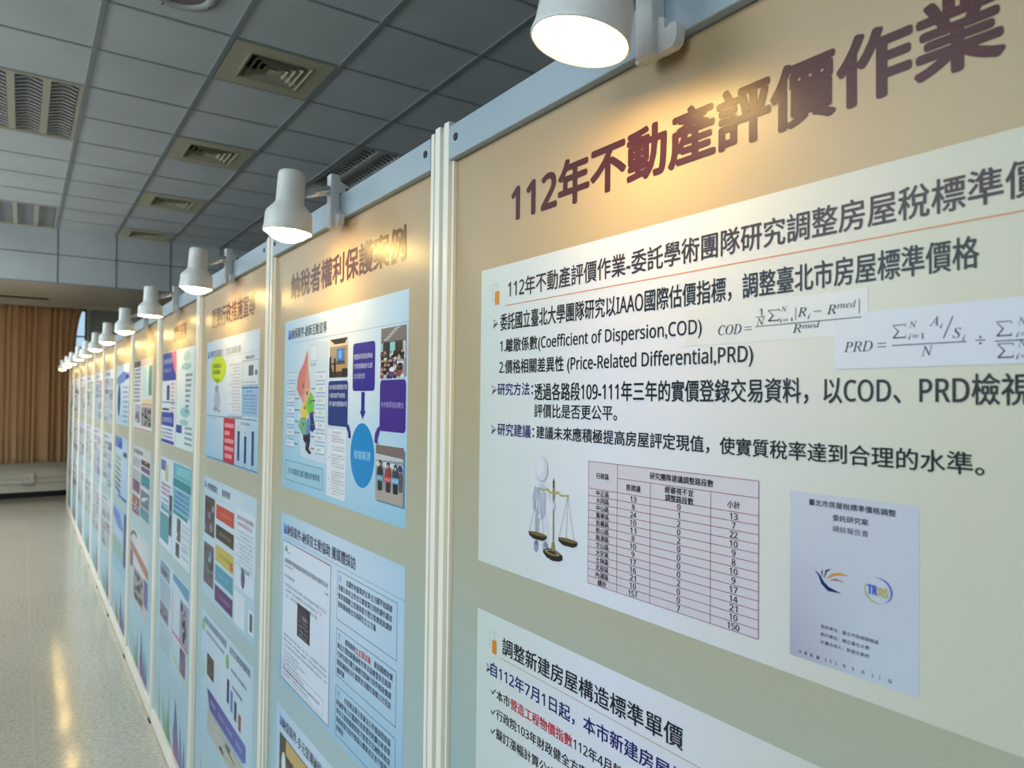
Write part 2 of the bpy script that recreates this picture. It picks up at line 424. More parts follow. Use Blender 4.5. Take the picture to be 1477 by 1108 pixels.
# ------------------------------------------------------------------ far end: curtain, trunking, socket
cu = empty('curtain', (-1.9, 12.20, 0.48), 'tan pleated curtain drawn over the far window', 'curtain')
bm = bmesh.new(); nx, nz = 1000, 26
ph = [random.uniform(0, 6.28) for _ in range(6)]
grid = []
for j in range(nz + 1):
    t = j / nz; z = 2.26 * t; row = []
    xr = 2.045 + 0.075 * (max(0, t - .74) / .26) ** 2.4 + .008 * math.sin(7 * t)
    for i in range(nx + 1):
        s = i / nx
        w1 = 2 * PI * 50 * (s + .006 * math.sin(9 * s * 2 * PI + ph[0]) + .004 * math.sin(2 * PI * 17 * s + ph[1]))
        amp = .046 + .014 * math.sin(2 * PI * 5 * s + ph[2])
        q_ = math.sin(w1 + .6 * t * math.sin(2 * PI * 3 * s + ph[3])); d = amp * (1.6 * (abs(.5 + .5 * q_)) ** 1.7 - .6) + .005 * math.sin(2.3 * w1 + ph[4] + t)
        x = -2.4 + 4.445 * s + (xr - 2.045) * s ** 40 + .010 * (1 - t) * math.sin(w1 * .5 + ph[5])
        row.append(bm.verts.new((x, d * (.75 + .25 * (1 - t)), z)))
    grid.append(row)
for A, B in zip(grid, grid[1:]):
    for i in range(nx): bm.faces.new((A[i], A[i + 1], B[i + 1], B[i]))
o = from_bm('cloth', bm, CURT, cu, True)
so = o.modifiers.new('thick', 'SOLIDIFY'); so.thickness = .003
bm = bmesh.new(); lathe(bm, [(.012, -2.4), (.012, 2.10)], 12, Matrix.Translation((0, -.0, 2.265)) @ Matrix.Rotation(PI / 2, 4, 'Y'), True, True)
from_bm('rail', bm, STEEL, cu, True)

tk = empty('cable_trunking', (0, WALL_FAR - .001, .182), 'double white cable trunking along the far wall under the curtain', 'cable trunking')
boxes('channel', [(X_LEFT + .01, 1.2, -.022, 0, .060, .085)], PLASTIC, tk, .002)
boxes('channel', [(X_LEFT + .01, 1.2, -.022, 0, -.015, .010)], PLASTIC, tk, .002)
ob_ = empty('wall_socket', (-.41, WALL_FAR, .243), 'white wall socket box on the trunking at the far wall', 'socket')
boxes('box', [(-.075, .075, -.07, 0, -.075, .075)], PLASTIC, ob_, .006)
boxes('face_plate', [(-.062, .062, -.075, -.07, -.06, .06)], LAMPW, ob_, .002)
boxes('outlet', [(-.008, -.004, -.0765, -.075, -.012, .012), (.004, .008, -.0765, -.075, -.012, .012)], BLACK, ob_)

# ------------------------------------------------------------------ print helpers (panel-local x across, z up)
INFILL = 0.012
TEXT = {}
POOL = '納稅者權利保護官主動協助媒體採訪案件房屋評價作業調整標準國立臺北市行政院研究建議方法實質合理公平'
def sans(s):
    out = ''
    for ch in s:
        o = ord(ch)
        if 48 <= o <= 57: out += chr(0x1D7E2 + o - 48)
        elif 65 <= o <= 90: out += chr(0x1D5A0 + o - 65)
        elif 97 <= o <= 122: out += chr(0x1D5BA + o - 97)
        else: out += ch
    return out
def ital(s):
    out = ''
    for ch in s:
        o = ord(ch)
        if 65 <= o <= 90: out += chr(0x1D434 + o - 65)
        elif ch == 'h': out += chr(0x210E)
        elif 97 <= o <= 122: out += chr(0x1D44E + o - 97)
        else: out += ch
    return out
def glyphs(s, off):
    k = (s, off)
    if k not in TEXT:
        cv = bpy.data.curves.new('t', 'FONT'); cv.body = s; cv.size = 1; cv.resolution_u = 3; cv.offset = off
        ob = bpy.data.objects.new('t', cv); COL.objects.link(ob)
        bpy.context.view_layer.update()
        dg = bpy.context.evaluated_depsgraph_get()
        me = bpy.data.meshes.new_from_object(ob.evaluated_get(dg))
        vs = [(v.co.x, v.co.y) for v in me.vertices]; fs = [tuple(f.vertices) for f in me.polygons]
        bpy.data.objects.remove(ob); bpy.data.curves.remove(cv); bpy.data.meshes.remove(me)
        x0 = min(v[0] for v in vs); x1 = max(v[0] for v in vs); y0 = min(v[1] for v in vs); y1 = max(v[1] for v in vs)
        TEXT[k] = ([((a - x0) / (x1 - x0), (b - y0) / (y1 - y0)) for a, b in vs], fs)
    return TEXT[k]
def gname(c):
    return (lin(c[0]), lin(c[1]), lin(c[2]), 1.0)
class Print:
    def __init__(s): s.v = []; s.f = []; s.c = []
    def poly(s, pts, col, ly=1):
        n0 = len(s.v)
        cols = col if isinstance(col, list) else [col] * len(pts)
        for (x, z), c in zip(pts, cols):
            s.v.append((x, INFILL - .0002 * ly, z)); s.c.append(gname(c))
        s.f.append(tuple(range(n0, n0 + len(pts))))
    def quad(s, x0, x1, z0, z1, col, ly=1):
        s.poly([(x0, z0), (x1, z0), (x1, z1), (x0, z1)], col, ly)
    def rrect(s, x0, x1, z0, z1, r, col, ly=1):
        pts = []
        for cx, cz, a0 in ((x1 - r, z0 + r, -90), (x1 - r, z1 - r, 0), (x0 + r, z1 - r, 90), (x0 + r, z0 + r, 180)):
            pts += [(cx + r * math.cos(rad(a0 + 22.5 * i)), cz + r * math.sin(rad(a0 + 22.5 * i))) for i in range(5)]
        s.poly(pts, col, ly)
    def ell(s, cx, cz, rx, rz, col, ly=1, seg=28):
        s.poly([(cx + rx * math.cos(2 * PI * i / seg), cz + rz * math.sin(2 * PI * i / seg)) for i in range(seg)], col, ly)
    def line(s, pts, w, col, ly=1):
        if not isinstance(w, list): w = [w] * len(pts)
        L_, R_ = [], []
        for i, (x, z) in enumerate(pts):
            a = pts[max(0, i - 1)]; b = pts[min(len(pts) - 1, i + 1)]
            dx, dz = b[0] - a[0], b[1] - a[1]; q = math.hypot(dx, dz) or 1
            L_.append((x - dz / q * w[i] / 2, z + dx / q * w[i] / 2)); R_.append((x + dz / q * w[i] / 2, z - dx / q * w[i] / 2))
        for i in range(len(pts) - 1):
            s.poly([R_[i], R_[i + 1], L_[i + 1], L_[i]], col, ly)
    def frame(s, x0, x1, z0, z1, w, col, ly=1):
        s.quad(x0, x1, z1 - w, z1, col, ly); s.quad(x0, x1, z0, z0 + w, col, ly)
        s.quad(x0, x0 + w, z0 + w, z1 - w, col, ly); s.quad(x1 - w, x1, z0 + w, z1 - w, col, ly)
    def text(s, t, x0, x1, z0, z1, col, off=0.012, ly=3):
        vs, fs = glyphs(t, 0.0); g = gname(col); d = off * (z1 - z0) * 1.05
        sh = [(0, 0)]
        if off > 0: sh += [(-d, 0), (d, 0), (0, -d * .8), (0, d * .8)]
        if off > .022: sh += [(-d * .7, -d * .6), (d * .7, -d * .6), (-d * .7, d * .6), (d * .7, d * .6)]
        x0 += d; x1 -= d; z0 += d * .8; z1 -= d * .8
        for k, (dx, dz) in enumerate(sh):
            n0 = len(s.v)
            for a, b in vs:
                s.v.append((x0 + a * (x1 - x0) + dx, INFILL - .0002 * ly - .000004 * k, z0 + b * (z1 - z0) + dz)); s.c.append(g)
            s.f += [tuple(n0 + i for i in f) for f in fs]
    def specks(s, x0, x1, zc, h, col=(70, 78, 92), ly=3, fill=.8, cw=None):
        # unreadably small lettering: one cluster of strokes per character
        cw = cw or h * 1.05; x = x0
        if h >= .0095:      # large enough to show real characters
            while x + cw * .8 < x1:
                s.text(random.choice(POOL), x + cw * .05, x + cw * .95, zc - h * .48, zc + h * .48, col, .012 if h > .012 else .006, ly)
                x += cw
            return
        while x + cw * .8 < x1:
            if random.random() < .94:
                w = cw * .82
                for k in range(4):
                    if random.random() < fill:
                        zz = zc + h * (-.40 + .27 * k) + random.uniform(-.04, .04) * h
                        s.quad(x + w * random.uniform(0, .45), x + w * random.uniform(.6, 1), zz - h * .048, zz + h * .048, col, ly)
                xx = x + w * random.uniform(.25, .75)
                s.quad(xx - h * .05, xx + h * .05, zc - h * .46, zc + h * random.uniform(.1, .48), col, ly)
                if random.random() < .6:
                    xx = x + w * random.uniform(.05, .4); dx = w * random.uniform(-.2, .5)
                    s.line([(xx, zc + h * .3), (xx + dx, zc - h * .42)], h * .085, col, ly)
                if random.random() < .5:
                    xx = x + w * random.uniform(.05, .95)
                    s.quad(xx - h * .05, xx + h * .05, zc - h * .4, zc + h * .2, col, ly)
            x += cw
    def obj(s, name, parent):
        me = bpy.data.meshes.new(name)
        me.from_pydata(s.v, [], s.f)
        ca = me.color_attributes.new('ink', 'FLOAT_COLOR', 'POINT')
        ca.data.foreach_set('color', [q for c in s.c for q in c])
        me.materials.append(INK)
        me.update()
        return link(name, me, parent)
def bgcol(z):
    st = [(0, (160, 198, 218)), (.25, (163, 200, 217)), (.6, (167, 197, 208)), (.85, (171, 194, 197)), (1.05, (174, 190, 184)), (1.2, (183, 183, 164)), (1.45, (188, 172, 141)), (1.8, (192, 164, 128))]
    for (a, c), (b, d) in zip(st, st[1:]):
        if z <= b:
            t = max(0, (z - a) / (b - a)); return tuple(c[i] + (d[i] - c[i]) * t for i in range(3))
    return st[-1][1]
def gradsheet(P, x0, x1, z0, z1, cf, nx=6, nz=6, ly=1):
    for i in range(nx):
        for j in range(nz):
            a, b = x0 + (x1 - x0) * i / nx, x0 + (x1 - x0) * (i + 1) / nx
            c, d = z0 + (z1 - z0) * j / nz, z0 + (z1 - z0) * (j + 1) / nz
            P.poly([(a, c), (b, c), (b, d), (a, d)], [cf(*q) for q in ((i / nx, j / nz), ((i + 1) / nx, j / nz), ((i + 1) / nx, (j + 1) / nz), (i / nx, (j + 1) / nz))], ly)
def mix(a, b, t):
    return tuple(a[i] + (b[i] - a[i]) * t for i in range(3))

# ------------------------------------------------------------------ display panels
LEAN = 0.0054
POSTS = [0.0386, 0.9386, 1.8390, 2.7250, 3.6240, 4.590, 5.505, 6.350, 7.190, 8.090, 9.070, 10.080, 11.030]
panel_labels = [
    'nearest white-framed display panel, maroon title, table and scales picture',
    'second display panel from the camera, slide with coloured district map and light blue oval',
    'third display panel, slide with yellow-green speech bubble, red strip and navy bars',
    'fourth display panel, blue banner page over a teal banner slide',
    'fifth display panel, slide with a row of people photos and brown band',
    'sixth display panel, narrow upper slide with a tall dark blue oval',
    'seventh display panel from the camera, right behind the one with the blue oval',
    'eighth display panel from the camera, pale grey slides',
    'ninth display panel from the camera, fourth from the far end',
    'tenth display panel from the camera, third from the far end',
    'eleventh display panel from the camera, second from the far end',
    'last display panel at the far end of the row, nearest the curtain']
def make_panel(i):
    y_near, y_far = POSTS[i], POSTS[i + 1]
    W = y_far - y_near
    p = empty('display_panel', (0, y_far, 0), panel_labels[i], 'display panel', 'white framed display panels in a row', (0, 0, 0))
    p.matrix_world = Matrix.Translation((0, y_far, 0)) @ Matrix.Rotation(LEAN, 4, 'Y') @ Matrix.Rotation(-PI / 2, 4, 'Z')
    # posts: aluminium sections with a bead strip and a slot towards the sheet
    boxes('side_post', [(.006, .021, 0, .034, -.030, 1.862), (.021, .027, .006, .034, -.030, 1.803), (.0005, .006, .016, .030, -.030, 1.858)], FRAME, p, .0012)
    boxes('side_post', [(W - .021, W - .006, 0, .034, -.030, 1.862), (W - .027, W - .021, .010, .034, -.030, 1.853), (W - .036, W - .027, .001, .034, -.030, 1.858), (W - .006, W - .0005, .016, .030, -.030, 1.858)], FRAME, p, .0012)
    h = boxes('header_rail', [(.022, W - .037, 0, .034, 1.803, 1.853)], HEADER, p, .0015)
    for sx in (.042, W - .052):
        bm = bmesh.new()
        lathe(bm, [(.0058, -.001), (.0058, .0012), (.0048, .0018), (.0026, .0018), (.0022, .0008), (.0002, .0008)], 20, Matrix.Translation((sx, 0, 1.832)) @ Matrix.Rotation(PI / 2, 4, 'X'))
        from_bm('screw', bm, SCREW, h, True)
    boxes('bottom_rail', [(.0225, W - .037, 0, .034, -.030, .030)], FRAME, p, .002)
    boxes('foot', [(.001, .028, -.006, .040, FLOOR, -.0305)], BLACK, p, .001)
    boxes('foot', [(W - .034, W - .001, -.006, .040, FLOOR, -.0305)], BLACK, p, .001)
    boxes('back_board', [(.0225, W - .037, .014, .032, .031, 1.802)], FRAME, p)
    P = Print()
    x0, x1 = .0225, W - .0365
    zs = [.031, .12, .25, .4, .6, .85, 1.05, 1.2, 1.45, 1.802]
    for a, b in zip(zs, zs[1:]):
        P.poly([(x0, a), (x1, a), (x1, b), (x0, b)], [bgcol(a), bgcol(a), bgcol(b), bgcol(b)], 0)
    # coloured plume artwork along the foot of the print
    def plume(cx, zt, w, ctop, cbot, lean=0.0, zb=.031, ly=1):
        L_ = [(zb, 1.0), (zb + (zt - zb) * .35, .82), (zb + (zt - zb) * .6, .5), (zb + (zt - zb) * .82, .28), (zt, .04)]
        for (z0, f0), (z1, f1) in zip(L_, L_[1:]):
            t0, t1 = (z0 - zb) / (zt - zb), (z1 - zb) / (zt - zb)
            X0, X1 = cx + lean * (1 - t0), cx + lean * (1 - t1)
            P.poly([(X0 - w * f0, z0), (X0 + w * f0, z0), (X1 + w * f1, z1), (X1 - w * f1, z1)], [mix(cbot, ctop, t0)] * 2 + [mix(cbot, ctop, t1)] * 2, ly)
    sx = min(1, W / .9)
    plume(.125, .245, .020, (166, 160, 146), (176, 150, 118), .05, ly=1)
    plume(.235, .175, .050, (150, 186, 180), (104, 152, 118), .09, ly=1)
    plume(.34, .15, .050, (120, 165, 130), (92, 142, 112), .08, ly=2)
    plume(.405, .235, .012, (92, 132, 160), (60, 110, 120), .0, ly=3)
    plume(.545, .25, .062, (70, 96, 158), (104, 78, 150), .03, ly=3)
    plume(.50, .13, .030, (170, 96, 120), (150, 70, 112), .06, ly=4)
    plume(.655, .19, .030, (92, 112, 166), (84, 84, 150), .02, ly=4)
    plume(.735, .17, .026, (110, 126, 176), (86, 98, 152), .0, ly=3)
    plume(.80, .14, .018, (214, 224, 234), (196, 208, 226), -.02, ly=2)
    poster = P.obj('poster_sheet', p)
    return p, poster, W

# generic pieces for the slides
def heading_marks(P, x, z, c1=(236, 240, 232), c2=(226, 142, 30)):
    P.frame(x, x + .0135, z + .012, z + .034, .0006, (176, 182, 172), 2)
    P.quad(x + .0068, x + .0168, z + .006, z + .024, c2, 3)
def arrow_bullet(P, x, z, h, c):
    P.text('➢', x, x + h * .95, z - h / 2, z + h / 2, c, 0.0, 3)
def slide_white(p, x0, x1, z0, z1):
    P = Print()
    C0, C1, C2 = (228, 230, 247), (212, 222, 214), (210, 208, 190)
    def cf(u, v):
        k = abs(u - .42) / .58
        return mix(C0, C1, min(1, k * 1.2)) if u < .42 else mix(C0, C2, min(1, k * 1.25))
    gradsheet(P, x0, x1, z0, z1, cf, 8, 2, 1)
    return P

# ---- panel 1: valuation slide
def panel_one():
    p, poster, W = make_panel(0)
    T = Print()
    T.text(sans('112') + '年不動產評價作業', .1705, .7425, 1.677, 1.7345, (70, 6, 5), .034, 2)
    T.obj('title_lettering', poster)
    s1 = slide_white(p, .099, .806, 1.2256, 1.6277).obj('slide', p)
    K = (10, 10, 14); B = (14, 18, 104)
    H = Print()
    heading_marks(H, .1275, 1.5705)
    H.quad(.159, .800, 1.5725, 1.5736, (214, 138, 90), 2)
    H.text(sans('112') + '年不動產評價作業-委託學術團隊研究調整房屋稅標準價', .1655, .7640, 1.5815, 1.6065, (52, 34, 36), .012, 3)
    H.obj('heading_lettering', s1)
    T = Print()
    arrow_bullet(T, .1300, 1.5510, .013, (60, 64, 80))
    T.text('委託國立臺北大學團隊研究以' + sans('IAAO') + '國際估價指標，調整臺北市房屋標準價格', .1480, .7262, 1.5395, 1.5630, K, .012)
    T.text(sans('1.') + '離散係數(' + sans('Coefficient of Dispersion,COD') + ')', .1483, .4908, 1.5080, 1.5290, K, .012)
    T.text(sans('2.') + '價格相關差異性 (' + sans('Price-Related Differential,PRD') + ')', .1468, .5478, 1.4795, 1.5010, K, .012)
    arrow_bullet(T, .1290, 1.4615, .013, (60, 70, 110))
    T.text('研究方法：', .1430, .2235, 1.4540, 1.4705, B, .014)
    T.text('透過各路段' + sans('109-111') + '年三年的實價登錄交易資料，以' + sans('COD') + '、' + sans('PRD') + '檢視', .2262, .7560, 1.4475, 1.4695, K, .014)
    T.text('評價比是否更公平。', .2265, .3760, 1.4268, 1.4437, K, .012)
    arrow_bullet(T, .1285, 1.4080, .013, (60, 70, 110))
    T.text('研究建議：', .1440, .2265, 1.4005, 1.4172, B, .014)
    T.text('建議未來應積極提高房屋評定現值，使實質稅率達到合理的水準。', .2312, .7288, 1.4005, 1.4170, K, .014)
    T.obj('body_lettering', s1)
    # formulas
    F = Print()
    G = (26, 28, 38)
    def sigma(x0, x1, z0, z1):
        w, hh = x1 - x0, z1 - z0
        F.poly([(x0, z1), (x0 + .5 * w, z0 + .5 * hh), (x0 + .38 * w, z0 + .5 * hh), (x0, z1 - .07 * hh)], G, 4)
        F.poly([(x0, z0), (x0, z0 + .07 * hh), (x0 + .38 * w, z0 + .5 * hh), (x0 + .5 * w, z0 + .5 * hh), (x0 + .12 * w, z0 + .05 * hh)], G, 4)
        F.quad(x0, x1, z1 - .06 * hh, z1, G, 4); F.quad(x0, x1, z0, z0 + .09 * hh, G, 4)
        F.quad(x1 - .05 * w, x1, z1 - .2 * hh, z1 - .06 * hh, G, 4); F.quad(x1 - .05 * w, x1, z0 + .09 * hh, z0 + .22 * hh, G, 4)
    def ft(t, x0, x1, z0, z1, it=True, ly=4): F.text(ital(t) if it else t, x0, x1, z0, z1, G, 0.0, ly)
    def eq(x0, x1, z0, z1):
        F.quad(x0, x1, z0, z0 + .0006, G, 4); F.quad(x0, x1, z1 - .0006, z1, G, 4)
    F.quad(.4700, .6500, 1.5015, 1.5362, (220, 222, 226), 2)
    F.quad(.6230, .802, 1.4752, 1.5180, (214, 218, 230), 3)
    ft('COD', .5100, .5355, 1.5095, 1.5185); eq(.539, .5465, 1.5120, 1.5150)
    ft(sans('1'), .5540, .5570, 1.5236, 1.5296, False); F.quad(.5505, .5600, 1.5222, 1.5228, G, 4); ft('N', .5511, .5594, 1.5153, 1.5212)
    F.quad(.5499, .6452, 1.5141, 1.5147, G, 4)
    sigma(.5629, .5742, 1.5178, 1.5275); ft('N', .5755, .5813, 1.5248, 1.5292); ft('i=1', .5745, .5862, 1.5160, 1.5192)
    F.quad(.5890, .5895, 1.5170, 1.5275, G, 4); ft('R', .5910, .5989, 1.5192, 1.5266); ft('i', .6002, .6024, 1.5168, 1.5210)
    F.quad(.6056, .6123, 1.5220, 1.5226, G, 4); ft('R', .6168, .6246, 1.5188, 1.5262); ft('med', .6255, .6408, 1.5226, 1.5280); F.quad(.6432, .6437, 1.5170, 1.5285, G, 4)
    ft('R', .5862, .5945, 1.5062, 1.5132); ft('med', .5952, .6105, 1.5092, 1.5138)
    ft('PRD', .6312, .6539, 1.4880, 1.4958); eq(.6574, .6640, 1.4904, 1.4936)
    F.quad(.6681, .7183, 1.4908, 1.4915, G, 4)
    sigma(.6688, .6782, 1.4962, 1.5062); ft('N', .6803, .6860, 1.5032, 1.5078); ft('i=1', .6798, .6902, 1.4948, 1.4990)
    ft('A', .6943, .7005, 1.5035, 1.5102); ft('i', .7012, .7032, 1.5012, 1.5048)
    F.line([(.7036, 1.4942), (.7098, 1.5092)], .0007, G, 4); ft('S', .7095, .7148, 1.4940, 1.5010); ft('i', .7156, .7176, 1.4918, 1.4958)
    ft('N', .6888, .6968, 1.4824, 1.4896)
    F.quad(.7237, .7298, 1.4912, 1.4919, G, 4); F.ell(.7267, 1.4936, .0008, .0008, G, 4, 10); F.ell(.7267, 1.4894, .0008, .0008, G, 4, 10)
    F.quad(.7353, .796, 1.4899, 1.4906, G, 4)
    sigma(.7362, .7450, 1.4932, 1.5031); ft('N', .7484, .7536, 1.4999, 1.5047); ft('i=1', .7473, .7570, 1.4922, 1.4958)
    sigma(.7367, .7460, 1.4790, 1.4886); ft('N', .7484, .7536, 1.4858, 1.4904); ft('i=1', .7472, .7570, 1.4780, 1.4818)
    F.obj('formula_boxes', s1)
    # table
    t = Print()
    R_ = (150, 70, 84)
    tx = [.3305, .3772, .4256, .5021, .5540]; zt, zh, zb0, zb1 = 1.3805, 1.3657, 1.3505, 1.2448
    t.quad(tx[0], tx[-1], zb1, zt, (214, 208, 220), 2)
    lw_ = .0006
    for x in tx: t.quad(x - lw_ / 2, x + lw_ / 2, zb1, zt if x in (tx[0], tx[1], tx[-1]) else zh, R_, 3)
    rp = (zb0 - zb1) / 13
    for k in range(14): t.quad(tx[0], tx[-1], zb1 + rp * k - lw_ / 2, zb1 + rp * k + lw_ / 2, R_, 3)
    t.quad(tx[0], tx[-1], zt - lw_ / 2, zt + lw_ / 2, R_, 3); t.quad(tx[1], tx[-1], zh - lw_ / 2, zh + lw_ / 2, R_, 3)
    def cen(s_, xc, zc, w, hh, off=.016): t.text(s_, xc - w / 2, xc + w / 2, zc - hh / 2, zc + hh / 2, K, off, 4)
    cen('行政區', .3538, 1.3655, .0208, .0068); cen('研究團隊建議調整路段數', .4651, 1.3731, .0804, .0072)
    cen('原建議', .4014, 1.3578, .0211, .0068); cen('經審視不宜', .4635, 1.3615, .0363, .0068); cen('調整路段數', .4638, 1.3537, .0358, .0068); cen('小計', .5278, 1.3568, .0139, .0068)
    names = '中正區 大同區 中山區 萬華區 信義區 松山區 南港區 文山區 大安區 士林區 北投區 內湖區 總計'.split()
    c1 = '13 8 24 10 11 8 10 9 17 16 21 10 157'.split(); c2 = '0 1 2 0 2 0 0 0 0 2 0 0 7'.split(); c3 = '13 7 22 10 9 8 10 9 17 14 21 10 150'.split()
    for k in range(13):
        z = zb0 - rp * (k + .5)
        cen(names[k], .3541, z, .0070 * len(names[k]), .0066)
        for xc, cc in ((.4016, c1[k]), (.4637, c2[k]), (.5280, c3[k])):
            cen(sans(cc), xc, z, .0042 * len(cc) + (.0004 if len(cc) > 1 else 0) - (.0016 if cc == '1' else 0), .0057, .02)
    t.obj('data_table', s1)
    # figure with scales
    f = Print()
    wh, sh_, dk = (212, 218, 232), (176, 182, 206), (150, 156, 184)
    def limb(pts, w, c=wh, ly=3): f.line(pts, w, c, ly)
    f.ell(.2331, 1.2685, .0050, .0075, dk, 2); limb([(.2350, 1.308), (.2345, 1.290), (.2335, 1.270)], [.010, .009, .007], sh_, 2)
    f.ell(.2520, 1.2700, .0062, .0075, sh_, 2); limb([(.2460, 1.309), (.2530, 1.296), (.2535, 1.270)], [.011, .010, .008], wh, 2)
    f.poly([(.2315, 1.342), (.2370, 1.3475), (.2470, 1.3475), (.2520, 1.340), (.2515, 1.310), (.2470, 1.3045), (.2350, 1.3055), (.2320, 1.315)], [wh, wh, wh, sh_, sh_, sh_, sh_, wh], 3)
    limb([(.2330, 1.341), (.2280, 1.328), (.2295, 1.316), (.2390, 1.306)], [.007, .0065, .006, .006], sh_, 4)
    limb([(.2510, 1.342), (.2575, 1.332), (.2655, 1.324)], [.007, .006, .006], wh, 4)
    f.ell(.2405, 1.3060, .0035, .003, wh, 5)
    f.ell(.2430, 1.3635, .0135, .0155, sh_, 3); f.ell(.2422, 1.3645, .0128, .0145, wh, 4); f.ell(.2402, 1.3665, .0095, .0105, (222, 226, 236), 5)
    br, bd, gd = (74, 58, 34), (44, 36, 26), (186, 172, 104)
    f.line([(.2676, 1.350), (.2676, 1.272)], .0022, (116, 106, 70), 5)
    f.line([(.2681, 1.345), (.2681, 1.276)], .0007, (214, 206, 168), 6)
    f.poly([(.2676, 1.3560), (.2692, 1.3500), (.2684, 1.3470), (.2696, 1.3440), (.2656, 1.3440), (.2668, 1.3470), (.2660, 1.3500)], br, 6)
    f.poly([(.2662, 1.3440), (.2690, 1.3440), (.2698, 1.337), (.2685, 1.327), (.2667, 1.327), (.2654, 1.337)], (140, 122, 62), 5)
    f.line([(.2385, 1.3410), (.2450, 1.3390), (.2560, 1.3405), (.2620, 1.3375), (.2676, 1.3370), (.2760, 1.3395), (.2820, 1.3360), (.2880, 1.3365), (.2965, 1.3378)], [.0014, .002, .0024, .0022, .003, .0024, .0022, .002, .0014], gd, 6)
    for (ax, az, cx, cz, w) in ((.2385, 1.3405, .2364, 1.2830, .0190), (.2945, 1.3375, .2950, 1.2850, .0180)):
        for dx in (-w + .001, -.003, w - .006): f.line([(ax, az), (cx + dx, cz)], .0005, (150, 150, 140), 6)
        f.poly([(cx - w, cz + .0015), (cx + w, cz + .0015), (cx + w * .9, cz - .003), (cx + w * .55, cz - .006), (cx - w * .45, cz - .006), (cx - w * .88, cz - .003)], bd, 6)
        f.ell(cx, cz + .001, w * .96, .0022, (120, 100, 52), 7)
    f.ell(.2668, 1.3225, .0042, .0048, (226, 230, 238), 7)
    for k in range(3): f.line([(.2645, 1.3255 - .0026 * k), (.2695, 1.3250 - .0026 * k)], .0005, dk, 8)
    f.poly([(.2655, 1.2790), (.2697, 1.2790), (.2710, 1.2720), (.2690, 1.2680), (.2662, 1.2680), (.2642, 1.2720)], (150, 136, 84), 6)
    f.poly([(.2482, 1.2670), (.2560, 1.2700), (.2660, 1.2712), (.2780, 1.2690), (.2850, 1.2660), (.2850, 1.2610), (.2780, 1.2580), (.2660, 1.2570), (.2550, 1.2590), (.2482, 1.2635)], bd, 5)
    f.ell(.2664, 1.2665, .0150, .0032, (150, 138, 96), 6); f.ell(.2664, 1.2668, .0090, .0018, (66, 54, 32), 7)
    f.obj('scales_figure', s1)
    # report cover
    c = Print()
    gradsheet(c, .5842, .6870, 1.2412, 1.3760, lambda u, v: mix(mix((172, 174, 194), (198, 206, 222), min(1, u * 1.6)), (200, 204, 220), min(1, v * 1.4)), 5, 5, 2)
    q = (44, 46, 62)
    c.text('臺北市房屋稅標準價格調整', .6014, .6710, 1.3660, 1.3712, q, .02, 3)
    c.text('委託研究案', .6218, .6505, 1.3564, 1.3614, q, .02, 3)
    c.text('總結報告書', .6218, .6505, 1.3478, 1.3528, (92, 96, 112), .008, 3)
    c.text('委託單位：臺北市稅捐稽徵處', .6119, .6582, 1.2702, 1.2732, (70, 72, 88), .008, 3)
    c.text('執行單位：國立臺北大學', .6118, .6512, 1.2640, 1.2670, (70, 72, 88), .008, 3)
    c.text('計畫主持人：彭建文教授', .6118, .6512, 1.2579, 1.2609, (70, 72, 88), .008, 3)
    for ch, x in zip('中華民國' + sans('112') + '年' + sans('9') + '月' + sans('27') + '日', (.5939, .5989, .6040, .6094, .6158, .6200, .6246, .6315, .6385, .6461, .6536, .6588, .6665)):
        w = .0024 if ord(ch) < 0x1D000 else .0014
        c.text(ch, x - w / 2, x + w / 2, 1.2448, 1.2476, (58, 60, 76), .012, 3)
    def leaf(pts, w, col):
        c.line(pts, w, col, 3)
    leaf([(.6070, 1.3148), (.6105, 1.3115), (.6135, 1.3060), (.6185, 1.3022), (.6285, 1.3012)], [.0004, .0016, .0030, .0034, .0003], (24, 26, 104))
    leaf([(.6137, 1.3163), (.6126, 1.3140), (.6138, 1.3106)], [.0004, .0013, .0003], (40, 40, 84))
    leaf([(.6205, 1.3184), (.6165, 1.3160), (.6150, 1.3102)], [.0003, .0016, .0004], (44, 44, 50))
    leaf([(.6170, 1.3100), (.6215, 1.3138), (.6275, 1.3158), (.6350, 1.3160)], [.0004, .0022, .0020, .0003], (206, 148, 60))
    leaf([(.6195, 1.3094), (.6250, 1.3110), (.6310, 1.3104)], [.0003, .0013, .0003], (186, 60, 84))
    cx, cz, rr_ = .6577, 1.3098, .0100
    arc = lambda a0, a1, w, col: c.line([(cx + rr_ * math.cos(rad(a0 + (a1 - a0) * k / 16)), cz + rr_ * .94 * math.sin(rad(a0 + (a1 - a0) * k / 16))) for k in range(17)], [.0002 + w * math.sin(PI * k / 16) for k in range(17)], col, 3)
    arc(100, -60, .0014, (92, 112, 196)); arc(150, 290, .0011, (176, 172, 124))
    c.text('𝗧𝗥', .6497, .6573, 1.3060, 1.3132, (64, 96, 200), .03, 4)
    c.text('𝗥𝗦', .6578, .6652, 1.3056, 1.3126, (190, 180, 104), .03, 4)
    c.obj('report_cover', s1)
    # second slide
    s2 = slide_white(p, .099, .806, .7590, 1.1606).obj('slide', p)
    T = Print()
    heading_marks(T, .1305, 1.1035)
    T.line([(.157, 1.1085), (.800, 1.1085)], .0009, (196, 160, 120), 2)
    T.text('調整新建房屋構造標準單價', .1612, .4707, 1.1150, 1.1376, (26, 28, 40), .014)
    arrow_bullet(T, .1230, 1.0865, .013, (60, 70, 110))
    T.text('自' + sans('112') + '年' + sans('7') + '月' + sans('1') + '日起，本市新建房屋構造標準單價', .1337, .5860, 1.0785, 1.0975, B, .014)
    def chk(z): T.text('✓', .1353, .1470, z - .0045, z + .0045, (40, 46, 60), .01)
